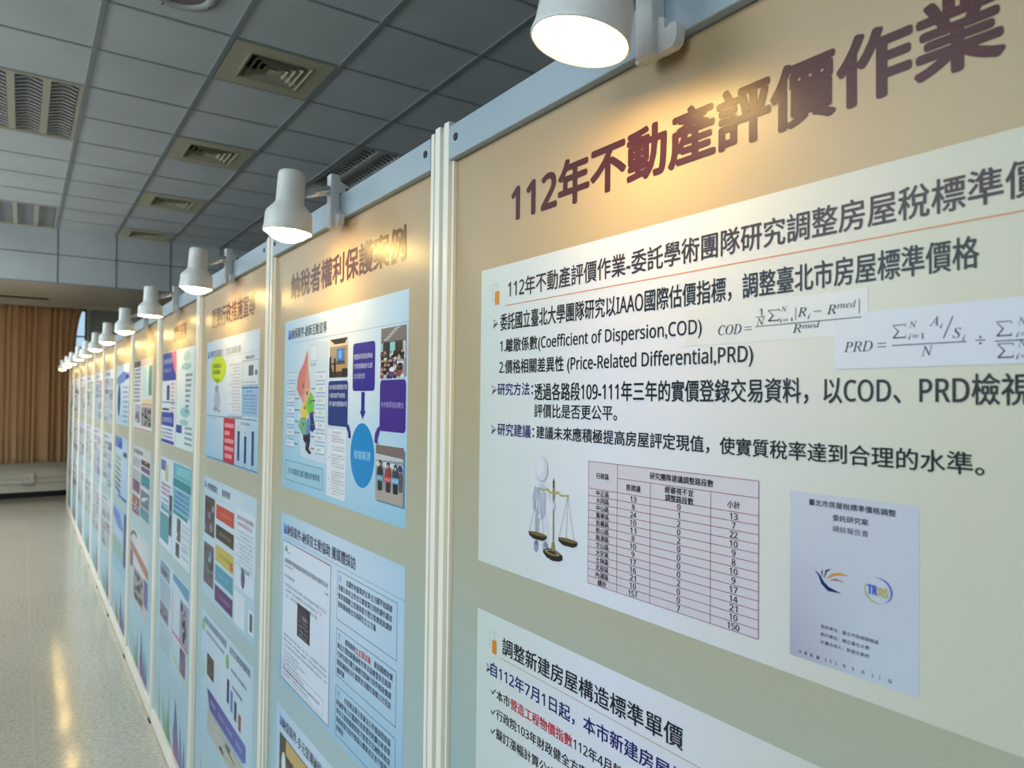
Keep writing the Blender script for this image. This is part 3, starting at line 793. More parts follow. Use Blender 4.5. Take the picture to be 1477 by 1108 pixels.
    chk(1.0595); T.text('本市', .1492, .1800, 1.0512, 1.0655, K, .012); T.text('營造工程物價指數', .1815, .3060, 1.0512, 1.0655, (196, 36, 60), .016)
    T.text(sans('112') + '年' + sans('4') + '月較', .3080, .3890, 1.0512, 1.0655, K, .012)
    chk(1.0327); T.text('行政院' + sans('103') + '年財政健全方案', .1490, .3330, 1.0265, 1.0405, K, .012)
    chk(1.0075); T.text('擬訂漲幅計算公式', .1486, .2750, 1.0010, 1.0150, K, .012)
    T.obj('body_lettering', s2)
    return p

# ---- printed photographs
def photo_crowd(P, x0, x1, z0, z1, ly=3):
    w, h = x1 - x0, z1 - z0
    P.quad(x0, x1, z0, z1, (126, 112, 108), ly)
    for k in range(5):
        a = x0 + w * (.12 + .1 * k % .7); b = z0 + h * (.74 + .05 * k)
        P.poly([(a, b), (a + w * .22, b + h * .03), (a + w * .26, b + h * .05), (a + w * .02, b + h * .03)], (206, 200, 204), ly + 1)
    P.quad(x0, x1, z0 + h * .34, z0 + h * .72, (84, 72, 62), ly + 1)
    for a, b, c in ((.0, .09, (150, 196, 196)), (.12, .34, (46, 38, 30)), (.38, .58, (140, 206, 206)), (.6, .84, (52, 42, 32)), (.88, 1.0, (196, 196, 196))):
        P.quad(x0 + w * a, x0 + w * b, z0 + h * .36, z0 + h * .70, c, ly + 2)
    P.quad(x0 + w * .86, x1, z0, z0 + h * .36, (170, 156, 142), ly + 2)
    rnd = random.Random(3)
    for r in range(6):
        for k in range(7):
            cx = x0 + w * (.07 + .13 * k + rnd.uniform(-.03, .03)); cz = z0 + h * (.50 - .085 * r)
            if cx > x1 - w * .12: continue
            cl = rnd.choice([(30, 26, 30), (44, 40, 48), (200, 198, 206), (22, 20, 26), (120, 80, 70), (84, 66, 120), (230, 228, 232)])
            P.ell(cx, cz - h * .05, w * .075, h * .055, cl, ly + 3, 12); P.ell(cx, cz, w * .045, h * .03, rnd.choice([(26, 22, 24), (190, 150, 130), (34, 28, 30)]), ly + 4, 10)
    P.ell(x0 + w * .48, z0 + h * .15, w * .11, h * .05, (236, 236, 240), ly + 5, 14); P.ell(x0 + w * .46, z0 + h * .06, w * .13, h * .055, (96, 60, 130), ly + 5, 14)
    P.ell(x0 + w * .74, z0 + h * .07, w * .11, h * .065, (140, 76, 66), ly + 5, 14)
def photo_room(P, x0, x1, z0, z1, ly=3):
    w, h = x1 - x0, z1 - z0
    P.quad(x0, x1, z0, z1, (176, 146, 104), ly)
    P.quad(x0, x1, z0 + h * .80, z1, (226, 208, 180), ly + 1)
    P.poly([(x0, z1), (x1, z1), (x0 + w * .85, z0 + h * .86), (x0 + w * .3, z0 + h * .86)], (52, 34, 28), ly + 2)
    P.quad(x0 + w * .06, x1 - w * .2, z0 + h * .36, z0 + h * .76, (168, 148, 120), ly + 2)
    P.quad(x0 + w * .42, x0 + w * .84, z0 + h * .42, z0 + h * .74, (58, 120, 200), ly + 3); P.quad(x0 + w * .52, x0 + w * .70, z0 + h * .48, z0 + h * .68, (110, 170, 230), ly + 4)
    P.quad(x0 + w * .42, x0 + w * .84, z0 + h * .38, z0 + h * .42, (30, 50, 90), ly + 3)
    P.quad(x0, x1, z0, z0 + h * .15, (60, 44, 36), ly + 3)
    P.quad(x0 + w * .1, x1 - w * .12, z0 + h * .34, z0 + h * .37, (70, 46, 34), ly + 4)
    for a, b, c in ((0, .16, .24), (.26, .36, .5), (.72, 1, .22), (0, .1, .55)): P.quad(x0 + w * a, x0 + w * b, z0, z0 + h * c, (36, 30, 32), ly + 4)
def photo_group(P, x0, x1, z0, z1, ly=3):
    w, h = x1 - x0, z1 - z0
    P.quad(x0 + w * .05, x1 + w * .06, z0 - h * .03, z1 - h * .05, (112, 138, 160), ly - 1)
    P.quad(x0, x1, z0, z1, (150, 152, 160), ly)
    P.quad(x0, x1, z0 + h * .79, z1, (126, 108, 108), ly + 1)
    P.poly([(x0, z0 + h * .72), (x1, z0 + h * .76), (x1, z0 + h * .81), (x0, z0 + h * .84)], (196, 202, 206), ly + 2)
    P.quad(x0, x1, z0, z0 + h * .22, (176, 164, 158), ly + 1)
    for k in range(4): P.ell(x0 + w * (.12 + .26 * k), z0 + h * .66, w * .11, h * .05, (214, 222, 226), ly + 2, 12)
    for a, top, bod, hold, leg in ((.18, .68, (40, 44, 54), (110, 164, 184), (30, 56, 50)), (.48, .66, (150, 60, 52), (200, 70, 76), (60, 40, 44)), (.74, .64, (60, 66, 84), (108, 176, 214), (20, 20, 26))):
        cx = x0 + w * a
        P.quad(cx - w * .08, cx + w * .08, z0 + h * .18, z0 + h * .44, leg, ly + 3)
        P.ell(cx, z0 + h * .50, w * .11, h * .13, bod, ly + 4, 14); P.ell(cx, z0 + h * top, w * .055, h * .055, (52, 40, 40), ly + 5, 12); P.ell(cx, z0 + h * (top - .02), w * .04, h * .035, (206, 168, 148), ly + 6, 10)
        P.quad(cx - w * .13, cx + w * .13, z0 + h * .36, z0 + h * .46, hold, ly + 6); P.specks(cx - w * .11, cx + w * .12, z0 + h * .41, h * .05, (240, 240, 244), ly + 7)
    P.ell(x0 + w * .90, z0 + h * .64, w * .08, h * .06, (40, 66, 130), ly + 4, 12)
    P.quad(x0 + w * .86, x0 + w * .98, z0 + h * .24, z0 + h * .56, (96, 88, 92), ly + 3)
def photo_any(P, x0, x1, z0, z1, pal, ly=3, k=9, seed=1):
    r = random.Random(seed); P.quad(x0, x1, z0, z1, pal[0], ly); w, h = x1 - x0, z1 - z0
    for i in range(k):
        a, b = r.uniform(.05, .8), r.uniform(.05, .8)
        P.ell(x0 + w * min(.84, a + .08), z0 + h * min(.84, b + .05), w * r.uniform(.06, .15), h * r.uniform(.06, .15), r.choice(pal[1:]), ly + 1 + i % 4, 12)

def slide_blue(p, x0, x1, z0, z1, ctop=(226, 234, 246), cbot=(150, 200, 228)):
    P = Print()
    def cf(u, v):
        d = min(1, math.hypot(u - .55, v - .75) / .85)
        return mix(ctop, cbot, d ** 1.3)
    gradsheet(P, x0, x1, z0, z1, cf, 8, 8, 1)
    return P
def blue_mark(P, x, z): P.poly([(x, z), (x + .022, z), (x + .022, z + .019), (x, z + .026)], [(32, 66, 170), (40, 90, 190), (70, 130, 210), (130, 180, 235)], 2)

# ---- panel 2: taxpayer rights
def panel_two():
    p, poster, W = make_panel(1)
    T = Print(); T.text('納稅者權利保護案例', .1400, .7600, 1.6800, 1.7430, (74, 26, 24), .030, 2); T.obj('title_lettering', poster)
    s1 = slide_blue(p, .101, .774, 1.2330, 1.6313).obj('slide', p)
    H = Print(); blue_mark(H, .128, 1.586)
    H.text('納保案件-創新互動宣導', .1525, .3885, 1.5860, 1.6110, (44, 60, 90), .012); H.quad(.150, .774, 1.5762, 1.5772, (140, 174, 204), 2)
    H.obj('heading_lettering', s1)
    M = Print()
    M.poly([(.192, 1.475), (.24, 1.58), (.40, 1.565), (.40, 1.31), (.235, 1.315)], (206, 222, 236), 2)
    z = [(.2690, 1.5555), (.2760, 1.540), (.2800, 1.505), (.2900, 1.480), (.2880, 1.466), (.262, 1.450), (.245, 1.435), (.2225, 1.450), (.1985, 1.466), (.2030, 1.490), (.2180, 1.510), (.2450, 1.525)]
    M.poly(z, [(226, 158, 140)] * 12, 3)
    M.poly([(.2690, 1.5555), (.2660, 1.510), (.2450, 1.455), (.2225, 1.450), (.1985, 1.466), (.2030, 1.490), (.2180, 1.510), (.2450, 1.525)], (214, 128, 118), 4)
    M.poly([(.262, 1.470), (.290, 1.468), (.296, 1.440), (.276, 1.425), (.248, 1.435)], (232, 178, 140), 4)
    M.poly([(.2960, 1.461), (.3130, 1.452), (.3200, 1.430), (.3160, 1.412), (.3000, 1.405), (.2820, 1.415), (.2680, 1.434)], (108, 204, 70), 5)
    M.poly([(.2420, 1.432), (.2680, 1.436), (.2840, 1.416), (.2740, 1.402), (.2480, 1.400), (.2280, 1.412)], (226, 206, 88), 5)
    M.poly([(.2300, 1.402), (.2640, 1.404), (.2760, 1.390), (.2700, 1.364), (.2500, 1.362), (.2270, 1.374), (.2150, 1.385)], (122, 178, 136), 5)
    M.poly([(.2760, 1.400), (.2900, 1.404), (.2960, 1.372), (.2800, 1.364), (.2710, 1.372)], (104, 136, 206), 6)
    M.poly([(.2880, 1.412), (.3120, 1.418), (.3200, 1.398), (.3300, 1.381), (.3100, 1.372), (.2960, 1.378), (.2960, 1.398)], (34, 52, 122), 5)
    M.poly([(.2480, 1.364), (.2960, 1.370), (.2960, 1.350), (.2880, 1.335), (.3060, 1.327), (.2960, 1.3225), (.2680, 1.331), (.2660, 1.346), (.2520, 1.352)], (30, 30, 62), 5)
    for a, b in ((.248, 1.475), (.272, 1.458), (.262, 1.425), (.296, 1.438), (.300, 1.412), (.250, 1.388), (.276, 1.345)): M.ell(a, b, .005, .005, (96, 104, 130), 7, 8)
    M.frame(.288, .336, 1.528, 1.564, .0012, (176, 196, 220), 3); M.quad(.290, .334, 1.530, 1.562, (216, 226, 240), 3); M.specks(.292, .334, 1.521, .007)
    for k in range(7):
        zc = 1.498 - .0262 * k if k else 1.498
        xa, xb = .128, .182
        M.quad(xa, xb, zc - .008, zc + .008, (222, 232, 244), 3); M.quad(xa, xb, zc + .008, zc + .0095, (92, 146, 186), 4); M.quad(xa, xb, zc - .0095, zc - .008, (92, 146, 186), 4); M.specks(xa + .006, xb - .006, zc, .0085)
        if k > 1: M.quad(xb + .004, xb + .034 + .01 * (k % 2), zc - .001, zc + .001, (84, 84, 96), 4)
        zc -= .004; xa, xb = .330, .386
        M.quad(xa, xb, zc - .008, zc + .008, (226, 232, 240), 3); M.quad(xa, xb, zc + .008, zc + .0095, (92, 146, 186), 4); M.quad(xa, xb, zc - .0095, zc - .008, (92, 146, 186), 4); M.specks(xa + .008, xb - .006, zc, .0085)
        if k: M.quad(xa - .028, xa - .004, zc - .001, zc + .001, ((150, 60, 50), (96, 150, 60), (30, 44, 100))[k % 3], 6)
    M.quad(.122, .380, 1.252, 1.299, (160, 204, 222), 2); M.frame(.122, .380, 1.252, 1.299, .0015, (80, 160, 176), 3); M.specks(.142, .362, 1.2755, .015, (70, 110, 140))
    M.obj('district_map', s1)
    D = Print()
    w_ = (206, 214, 236)
    D.rrect(.4050, .5125, 1.3912, 1.4830, .008, (26, 52, 128), 3); D.rrect(.5360, .6400, 1.4618, 1.5530, .008, (44, 34, 146), 3); D.rrect(.6637, .7675, 1.3905, 1.4805, .008, (66, 34, 140), 3)
    for k, zz in enumerate((1.470, 1.453, 1.436)): D.specks(.410, .508 if k != 1 else .50, zz, .0105, w_, 4)
    D.specks(.410, .418, 1.419, .0105, w_, 4)
    for k, zz in enumerate((1.527, 1.509, 1.490)): D.specks(.541, .637 if k < 2 else .60, zz, .0105, w_, 4)
    D.specks(.668, .764, 1.437, .0110, (176, 166, 222), 4)
    D.quad(.5795, .5950, 1.4240, 1.4600, (26, 30, 140), 3); D.poly([(.5730, 1.4240), (.6015, 1.4240), (.5868, 1.4088)], (26, 30, 140), 3)
    D.poly([(.5080, 1.397), (.5200, 1.396), (.5290, 1.383), (.5310, 1.370), (.5180, 1.371), (.5170, 1.380), (.5080, 1.389)], (24, 48, 124), 3)
    D.poly([(.6660, 1.398), (.6560, 1.397), (.6440, 1.384), (.6420, 1.369), (.6600, 1.366), (.6560, 1.373), (.6660, 1.390)], (72, 36, 140), 3)
    D.ell(.5865, 1.3412, .0560, .0602, (0, 136, 206), 3, 40)
    D.text('發掘案源', .5475, .6270, 1.3330, 1.3500, (150, 206, 240), .02, 4)
    D.obj('flow_diagram', s1)
    Q = Print(); photo_room(Q, .4105, .5085, 1.4898, 1.5683); Q.obj('printed_photo', s1)
    Q = Print(); photo_crowd(Q, .6655, .7670, 1.4852, 1.5720); Q.obj('printed_photo', s1)
    Q = Print(); photo_group(Q, .6500, .7622, 1.2680, 1.3655); Q.obj('printed_photo', s1)
    L_ = Print(); L_.quad(.4010, .5060, 1.2458, 1.3850, (226, 230, 240), 2); L_.specks(.432, .482, 1.378, .005, (96, 102, 120))
    for k in range(22):
        zz = 1.371 - .0056 * k
        if k in (3, 6, 12): continue
        L_.specks(.430, .500 - .02 * (k % 3 == 0), zz, .0035, (110, 118, 136), 3, .6)
        if k % 4 == 0: L_.specks(.413, .424, zz, .004, (96, 102, 120))
    L_.obj('text_list', s1)
    s2 = slide_blue(p, .099, .774, .7715, 1.1710, (214, 226, 244), (146, 194, 224)).obj('slide', p)
    H = Print(); blue_mark(H, .119, 1.123)
    H.text('納保案件-納保官主動協助 獲媒體採訪', .1450, .5646, 1.1225, 1.1480, (46, 52, 84), .014); H.quad(.136, .774, 1.1146, 1.1156, (120, 158, 190), 2)
    H.obj('heading_lettering', s2)
    N = Print()
    N.quad(.1160, .4360, .7815, 1.1070, (222, 230, 246), 2); N.frame(.1160, .4360, .7815, 1.1070, .0018, (100, 86, 110), 3); N.quad(.2100, .4360, 1.1050, 1.1070, (170, 56, 60), 4)
    N.poly([(.130, 1.083), (.152, 1.083), (.148, 1.094), (.142, 1.098), (.136, 1.092)], (86, 156, 96), 3); N.quad(.150, .172, 1.081, 1.083, (86, 130, 90), 3)
    N.specks(.132, .42, 1.062, .0115, (70, 76, 90)); N.specks(.134, .20, 1.050, .006); N.specks(.132, .215, 1.026, .008); N.specks(.40, .425, 1.044, .006)
    for k in range(3): N.specks(.132, .425 - .03 * k, 1.006 - .0125 * k, .0075, (92, 98, 112), 3)
    for k in range(3): N.specks(.132, .425, .888 - .0115 * k, .0065, (96, 102, 116), 3)
    for k in range(6): N.specks(.130, .26 + .03 * math.sin(k * 2), .850 - .0085 * k, .005, (96, 102, 116), 3)
    N.specks(.135, .385, .808, .007, (40, 44, 56)); N.specks(.135, .31, .798, .007, (40, 44, 56)); N.frame(.130, .404, .790, .824, .0008, (110, 120, 140), 3)
    photo_any(N, .2300, .3162, .9090, .9825, [(40, 38, 50), (70, 58, 66), (96, 98, 124), (150, 140, 150)], 3, 6, 5)
    for k in range(5): N.specks(.245, .31, .958 - .0105 * k, .006, (170, 170, 190), 9)
    N.obj('news_page', s2)
    N = Print()
    for k, (a, b) in enumerate(((1.0085, 1.1055), (.8985, .9920), (.7830, .8805))):
        N.frame(.4720, .7465, a, b, .0012, (74, 104, 140), 2)
        N.specks(.480, .505, b - .014, .014, (150, 196, 232))
        for r in range(4 if k == 0 else 5):
            zz = b - .0155 - .0165 * r; xa = .518 if r == 0 else .478; xb = .735 if r < (3 if k == 0 else 4) else (.66 if k == 0 else .52)
            if k == 1 and r == 0: N.specks(xa, .568, zz, .0125, (60, 72, 100)); N.specks(.570, .642, zz, .0135, (206, 60, 76)); N.specks(.655, xb, zz, .0125, (60, 72, 100))
            else: N.specks(xa, xb, zz, .0125, (60, 72, 100))
    N.obj('text_boxes', s2)
    s3 = slide_blue(p, .088, .774, .3100, .7120, (214, 226, 244), (150, 198, 226)).obj('slide', p)
    H = Print(); blue_mark(H, .114, .667); H.text('納保案件-多元宣導納稅者權利', .1360, .4800, .6650, .6915, (46, 52, 84), .014); H.obj('heading_lettering', s3)
    Q = Print()
    Q.quad(.116, .45, .38, .650, (44, 34, 30), 2); Q.poly([(.165, .648), (.44, .648), (.44, .590), (.165, .615)], (196, 166, 96), 3)
    for k in range(9): Q.ell(.15 + .033 * k, .585 - .012 * (k % 2), .016, .03, ((222, 226, 226), (110, 60, 56), (60, 66, 72), (226, 190, 170))[k % 4], 4, 12)
    Q.obj('printed_photo', s3)
    return p

# ---- panel 3
def panel_three():
    p, poster, W = make_panel(2)
    T = Print(); T.text('重要行政措施宣導', .165, .715, 1.676, 1.742, (74, 30, 26), .026, 2); T.obj('title_lettering', poster)
    s1 = slide_blue(p, .102, .765, 1.2400, 1.6340, (226, 232, 242), (158, 198, 222)).obj('slide', p)
    G = Print(); blue_mark(G, .118, 1.578)
    G.specks(.155, .345, 1.590, .024, (110, 120, 140), 3, .8, .027); G.specks(.375, .565, 1.590, .024, (160, 168, 184), 3, .8, .027); G.quad(.40, .76, 1.5735, 1.5745, (170, 190, 210), 2)
    G.ell(.275, 1.537, .113, .044, (200, 222, 44), 3, 36); G.poly([(.235, 1.505), (.30, 1.505), (.270, 1.487)], (200, 222, 44), 3)
    G.specks(.20, .33, 1.548, .015, (90, 104, 40), 4); G.specks(.20, .32, 1.528, .015, (90, 104, 40), 4)
    G.ell(.262, 1.474, .028, .012, (150, 156, 176), 3, 16); G.poly([(.235, 1.465), (.295, 1.465), (.315, 1.43), (.290, 1.405), (.235, 1.408), (.222, 1.44)], (176, 184, 204), 3); G.ell(.25, 1.408, .03, .008, (150, 154, 174), 4, 14); G.ell(.30, 1.402, .016, .006, (156, 160, 178), 4, 14)
    G.quad(.418, .580, 1.400, 1.553, (222, 228, 238), 2)
    for k in range(15): G.specks(.470 if k % 3 else .43, .572, 1.545 - .0098 * k, .005, (130, 138, 150), 3, .6)
    G.quad(.584, .757, 1.480, 1.556, (218, 228, 234), 2); G.frame(.584, .757, 1.480, 1.552, .002, (126, 176, 150), 3); G.specks(.62, .72, 1.560, .010, (70, 80, 90)); G.quad(.655, .706, 1.508, 1.537, (104, 112, 128), 3); G.ell(.735, 1.516, .014, .008, (110, 128, 120), 3, 12); G.specks(.60, .74, 1.490, .005, (150, 100, 100))
    G.quad(.586, .757, 1.393, 1.476, (158, 196, 228), 2); G.quad(.586, .757, 1.472, 1.477, (74, 130, 190), 3); G.specks(.64, .70, 1.464, .008, (70, 110, 190))
    for k in range(6): G.specks(.60, .745, 1.452 - .0095 * k, .006, (84, 110, 150), 3)
    G.quad(.12, .75, 1.3830, 1.3855, (96, 130, 160), 3); G.quad(.12, .76, 1.2425, 1.2465, (70, 130, 190), 3); G.specks(.42, .60, 1.389, .007, (90, 90, 110))
    G.obj('info_graphics', s1)
    R_ = Print(); R_.quad(.3675, .5105, 1.2430, 1.3820, (196, 34, 56), 3)
    for k, (a, b) in enumerate(((.385, .50), (.385, .45), (.385, .50), (.385, .50), (.39, .48))): R_.quad(a, b, 1.353 - .0235 * k, 1.366 - .0235 * k, (226, 150, 166), 4)
    R_.obj('red_strip', s1)
    C_ = Print()
    for x, a, b in ((.5565, 1.2610, 1.3480), (.6330, 1.2590, 1.3360), (.7120, 1.2590, 1.3530)): C_.quad(x - .012, x + .012, a, b, (30, 60, 126), 3); C_.specks(x - .012, x + .012, b + .009, .005, (90, 100, 120)); C_.specks(x - .012, x + .012, a - .007, .005, (150, 90, 100))
    C_.specks(.58, .68, 1.371, .008, (90, 100, 120)); C_.obj('bar_chart', s1); C_ = Print(); C_.line([(.19, 1.365), (.23, 1.345), (.28, 1.325), (.33, 1.318)], .0012, (150, 170, 190), 3); C_.specks(.19, .26, 1.376, .006)
    C_.obj('line_chart', s1)
    s2 = slide_blue(p, .098, .765, .7800, 1.1750, (206, 220, 236), (168, 204, 222)).obj('slide', p)
    G = Print(); blue_mark(G, .110, 1.138); G.specks(.150, .325, 1.146, .024, (70, 82, 110), 3, .85, .026); G.specks(.365, .48, 1.146, .024, (70, 82, 110), 3, .85, .026); G.quad(.11, .52, 1.118, 1.119, (150, 180, 205), 2)
    for a, b, c, tc_ in ((1.056, 1.102, (196, 62, 40), (226, 150, 130)), (.993, 1.038, (34, 30, 22), (150, 146, 140)), (.922, .974, (196, 180, 84), (176, 150, 70)), (.860, .910, (66, 152, 178), (120, 190, 206)), (.795, .846, (84, 38, 108), (170, 140, 190))):
        G.quad(.290, .524, a, b, c, 3); G.specks(.34, .50, (a + b) / 2, .012, tc_, 4)
    G.ell(.50, .938, .018, .014, (206, 96, 40), 5, 14)
    G.obj('colour_tiles', s2)
    G = Print(); photo_any(G, .118, .268, .985, 1.112, [(66, 56, 66), (150, 140, 156), (44, 34, 30), (120, 110, 130)], 2, 9, 11); photo_any(G, .118, .268, .82, .955, [(86, 78, 92), (60, 44, 54), (128, 180, 200), (110, 70, 84), (40, 34, 40)], 2, 9, 12); G.obj('printed_photo', s2)
    G = Print(); G.quad(.545, .755, .90, 1.125, (212, 224, 238), 2); G.specks(.56, .74, 1.100, .014, (170, 130, 150)); G.specks(.56, .73, 1.082, .012, (190, 130, 140))
    for k in range(9): G.specks(.55 + .03 * (k % 2), .74, 1.062 - .012 * k, .007, (120, 132, 154), 3, .5)
    G.specks(.60, .71, .958, .010, (96, 104, 124)); G.ell(.635, .935, .022, .030, (80, 104, 124), 3, 20); G.ell(.635, .926, .018, .018, (96, 76, 130), 4, 16); G.quad(.54, .66, .79, .885, (216, 226, 238), 2); G.quad(.70, .755, .80, .866, (224, 230, 238), 2); G.quad(.715, .742, .81, .858, (78, 86, 98), 3)
    G.obj('info_graphics', s2)
    s3 = slide_blue(p, .108, .765, .330, .7240, (206, 220, 236), (162, 202, 224)).obj('slide', p)
    G = Print(); G.specks(.150, .46, .698, .024, (80, 92, 124), 3, .85, .026); G.specks(.50, .73, .698, .024, (80, 92, 124), 3, .85, .026)
    G.ell(.135, .675, .016, .022, (130, 190, 96), 3, 16); G.ell(.475, .652, .018, .022, (122, 186, 84), 3, 16); G.ell(.135, .53, .02, .03, (170, 210, 180), 3, 16)
    G.specks(.18, .43, .665, .012, (150, 140, 190)); G.specks(.52, .70, .645, .012, (110, 120, 160)); G.specks(.54, .66, .60, .010, (60, 70, 100))
    for x, a, b, c in ((.49, .535, .605, (52, 30, 110)), (.535, .525, .585, (60, 130, 200)), (.58, .515, .57, (40, 40, 106)), (.63, .505, .55, (150, 50, 56))): G.quad(x - .014, x + .014, a, b, c, 3)
    G.poly([(.21, .485), (.26, .490), (.70, .490), (.70, .445), (.66, .430), (.25, .430)], [(60, 62, 80), (70, 60, 150), (62, 90, 190), (52, 80, 180), (80, 160, 220), (60, 50, 140)], 3)
    for k in range(4): G.specks(.26 + .11 * k, .34 + .11 * k, .46, .014, (170, 180, 226), 4)
    photo_any(G, .20, .30, .53, .60, [(70, 60, 52), (40, 36, 34), (150, 150, 150)], 3, 6, 21); photo_any(G, .22, .68, .35, .425, [(176, 180, 178), (130, 132, 130), (196, 190, 180)], 3, 12, 22)
    G.obj('info_graphics', s3)
    return p

def generic(p, x0, x1, z0, z1, pal, seed, ctop=(222, 230, 240), cbot=(186, 206, 220)):
    r = random.Random(seed)
    s = slide_blue(p, x0, x1, z0, z1, ctop, cbot).obj('slide', p)
    G = Print(); w, h = x1 - x0, z1 - z0
    G.specks(x0 + .05 * w, x0 + .6 * w, z1 - .08 * h, .06 * h, (110, 120, 140))
    for a, b in ((.05, .46), (.52, .95)):
        z = z1 - .16 * h
        while z > z0 + .12 * h:
            hh = h * r.uniform(.06, .22)
            hh = min(hh, z - z0 - .03 * h)
            k = r.random()
            if k < .42: photo_any(G, x0 + a * w, x0 + b * w, z - hh, z, [r.choice(pal), r.choice(pal), (60, 60, 70), (210, 214, 220)], 3, 5, r.randint(0, 999))
            elif k < .6: G.quad(x0 + a * w, x0 + b * w, z - hh * .8, z, r.choice(pal), 3)
            else:
                zz = z - .012
                while zz > z - hh: G.specks(x0 + a * w, x0 + b * w, zz, .010, (120, 128, 146)); zz -= .017
            z -= hh + .02 * h
    G.obj('info_graphics', s)
    return s
def panel_four():
    p, poster, W = make_panel(3)
    T = Print(); T.text('創新服務', .33, .62, 1.676, 1.742, (110, 70, 50), .02, 2); T.obj('title_lettering', poster)
    o = .03
    s = Print(); s.quad(.065, .415, 1.240, 1.640, (222, 228, 240), 1)
    s = s.obj('slide', p)
    G = Print()
    G.quad(.065, .408, 1.515, 1.638, (52, 74, 160), 2); G.poly([(.30, 1.638), (.408, 1.638), (.408, 1.54), (.36, 1.56)], (226, 110, 140), 3); G.specks(.10, .33, 1.600, .022, (200, 206, 234), 4); G.specks(.10, .30, 1.560, .018, (180, 190, 226), 4)
    G.quad(.19, .26, 1.43, 1.495, (66, 80, 100), 3); G.quad(.07, .40, 1.418, 1.424, (90, 160, 170), 3); G.quad(.08, .26, 1.385, 1.395, (60, 66, 90), 3)
    for k in range(9): G.specks(.29, .385, 1.50 - .017 * k, .011, (214, 130, 120), 3)
    G.quad(.065, .375, 1.318, 1.378, (50, 76, 164), 4); G.specks(.11, .34, 1.345, .022, (190, 204, 236), 5)
    for k in range(3): G.specks(.08, .36, 1.303 - .016 * k, .010, (90, 100, 130), 3)
    G.quad(.065, .39, 1.243, 1.258, (50, 70, 160), 3)
    G.obj('info_graphics', s)
    s = Print(); s.quad(.425, .795, 1.240, 1.638, (216, 230, 232), 1); s = s.obj('slide', p)
    G = Print(); G.ell(.63, 1.605, .07, .02, (170, 206, 206), 2); G.ell(.63, 1.565, .10, .014, (150, 196, 196), 2)
    for k in range(8): G.specks(.62, .76 - .01 * k, 1.53 - .02 * k, .012, (70, 86, 110), 3)
    G.ell(.62, 1.385, .10, .02, (150, 200, 204), 2); G.ell(.60, 1.345, .09, .012, (150, 200, 200), 2); G.quad(.435, .56, 1.300, 1.332, (52, 78, 166), 3)
    for k in range(4): G.specks(.62, .77, 1.325 - .02 * k, .010, (90, 96, 120), 3)
    G.obj('info_graphics', s)
    s = Print(); s.quad(.070, .385, .790, 1.178, (206, 218, 232), 1); s = s.obj('slide', p)
    G = Print(); G.quad(.08, .22, 1.12, 1.165, (92, 104, 170), 2); G.quad(.20, .27, 1.08, 1.15, (200, 184, 120), 3)
    for k in range(3): G.specks(.10, .34, 1.06 - .02 * k, .013, (190, 100, 120), 3)
    for k in range(4): G.specks(.09, .30, .995 - .022 * k, .012, (120, 126, 150), 3)
    photo_any(G, .31, .38, .86, 1.03, [(70, 76, 96), (40, 50, 90), (30, 30, 36)], 2, 6, 41); G.quad(.08, .31, .815, .93, (70, 148, 164), 3); G.quad(.10, .36, .945, .965, (90, 166, 176), 3)
    G.obj('info_graphics', s)
    s = Print(); s.quad(.395, .775, .790, 1.180, (204, 218, 232), 1); s = s.obj('slide', p)
    G = Print(); G.quad(.40, .772, 1.115, 1.175, (96, 172, 186), 2); G.quad(.47, .76, 1.13, 1.165, (126, 190, 200), 3); G.quad(.40, .772, 1.078, 1.113, (40, 136, 150), 2); G.quad(.40, .765, .985, 1.075, (122, 184, 208), 2)
    for k in range(4): G.specks(.43, .74, 1.06 - .02 * k, .014, (70, 130, 180), 3)
    G.quad(.41, .72, .968, .984, (44, 140, 150), 3)
    photo_any(G, .50, .58, .87, .96, [(80, 88, 96), (50, 56, 60), (200, 206, 210)], 2, 4, 42); G.frame(.62, .76, .86, .95, .003, (150, 170, 190), 2); photo_any(G, .48, .56, .805, .86, [(70, 76, 90), (40, 44, 60)], 2, 3, 43)
    for k in range(5): G.specks(.60, .75, .93 - .026 * k, .009, (110, 120, 140), 3)
    G.obj('info_graphics', s)
    s = slide_blue(p, .105, .78, .325, .735, (196, 214, 228), (170, 202, 218)).obj('slide', p)
    G = Print(); G.poly([(.44, .728), (.77, .728), (.77, .69), (.75, .68), (.44, .70)], (86, 150, 190), 2)
    photo_any(G, .12, .36, .66, .725, [(120, 150, 170), (80, 90, 110), (60, 70, 90)], 2, 6, 44)
    for k in range(6): G.specks(.12, .40, .645 - .016 * k, .010, (110, 130, 170), 3)
    photo_any(G, .60, .77, .50, .66, [(150, 150, 176), (60, 60, 76), (200, 200, 210), (34, 40, 56)], 2, 9, 45); G.quad(.45, .775, .490, .500, (196, 110, 140), 3); G.quad(.435, .445, .42, .66, (206, 150, 160), 3)
    photo_any(G, .13, .35, .48, .55, [(130, 134, 150), (90, 84, 110)], 2, 6, 46); photo_any(G, .62, .73, .385, .48, [(110, 84, 120), (70, 54, 90), (150, 130, 160)], 2, 5, 47)
    for k in range(7): G.specks(.13, .40, .46 - .017 * k, .009, (130, 150, 170), 3)
    G.line([(.46, .40), (.60, .385), (.77, .375)], .008, (206, 196, 130), 3)
    G.obj('info_graphics', s)
    return p
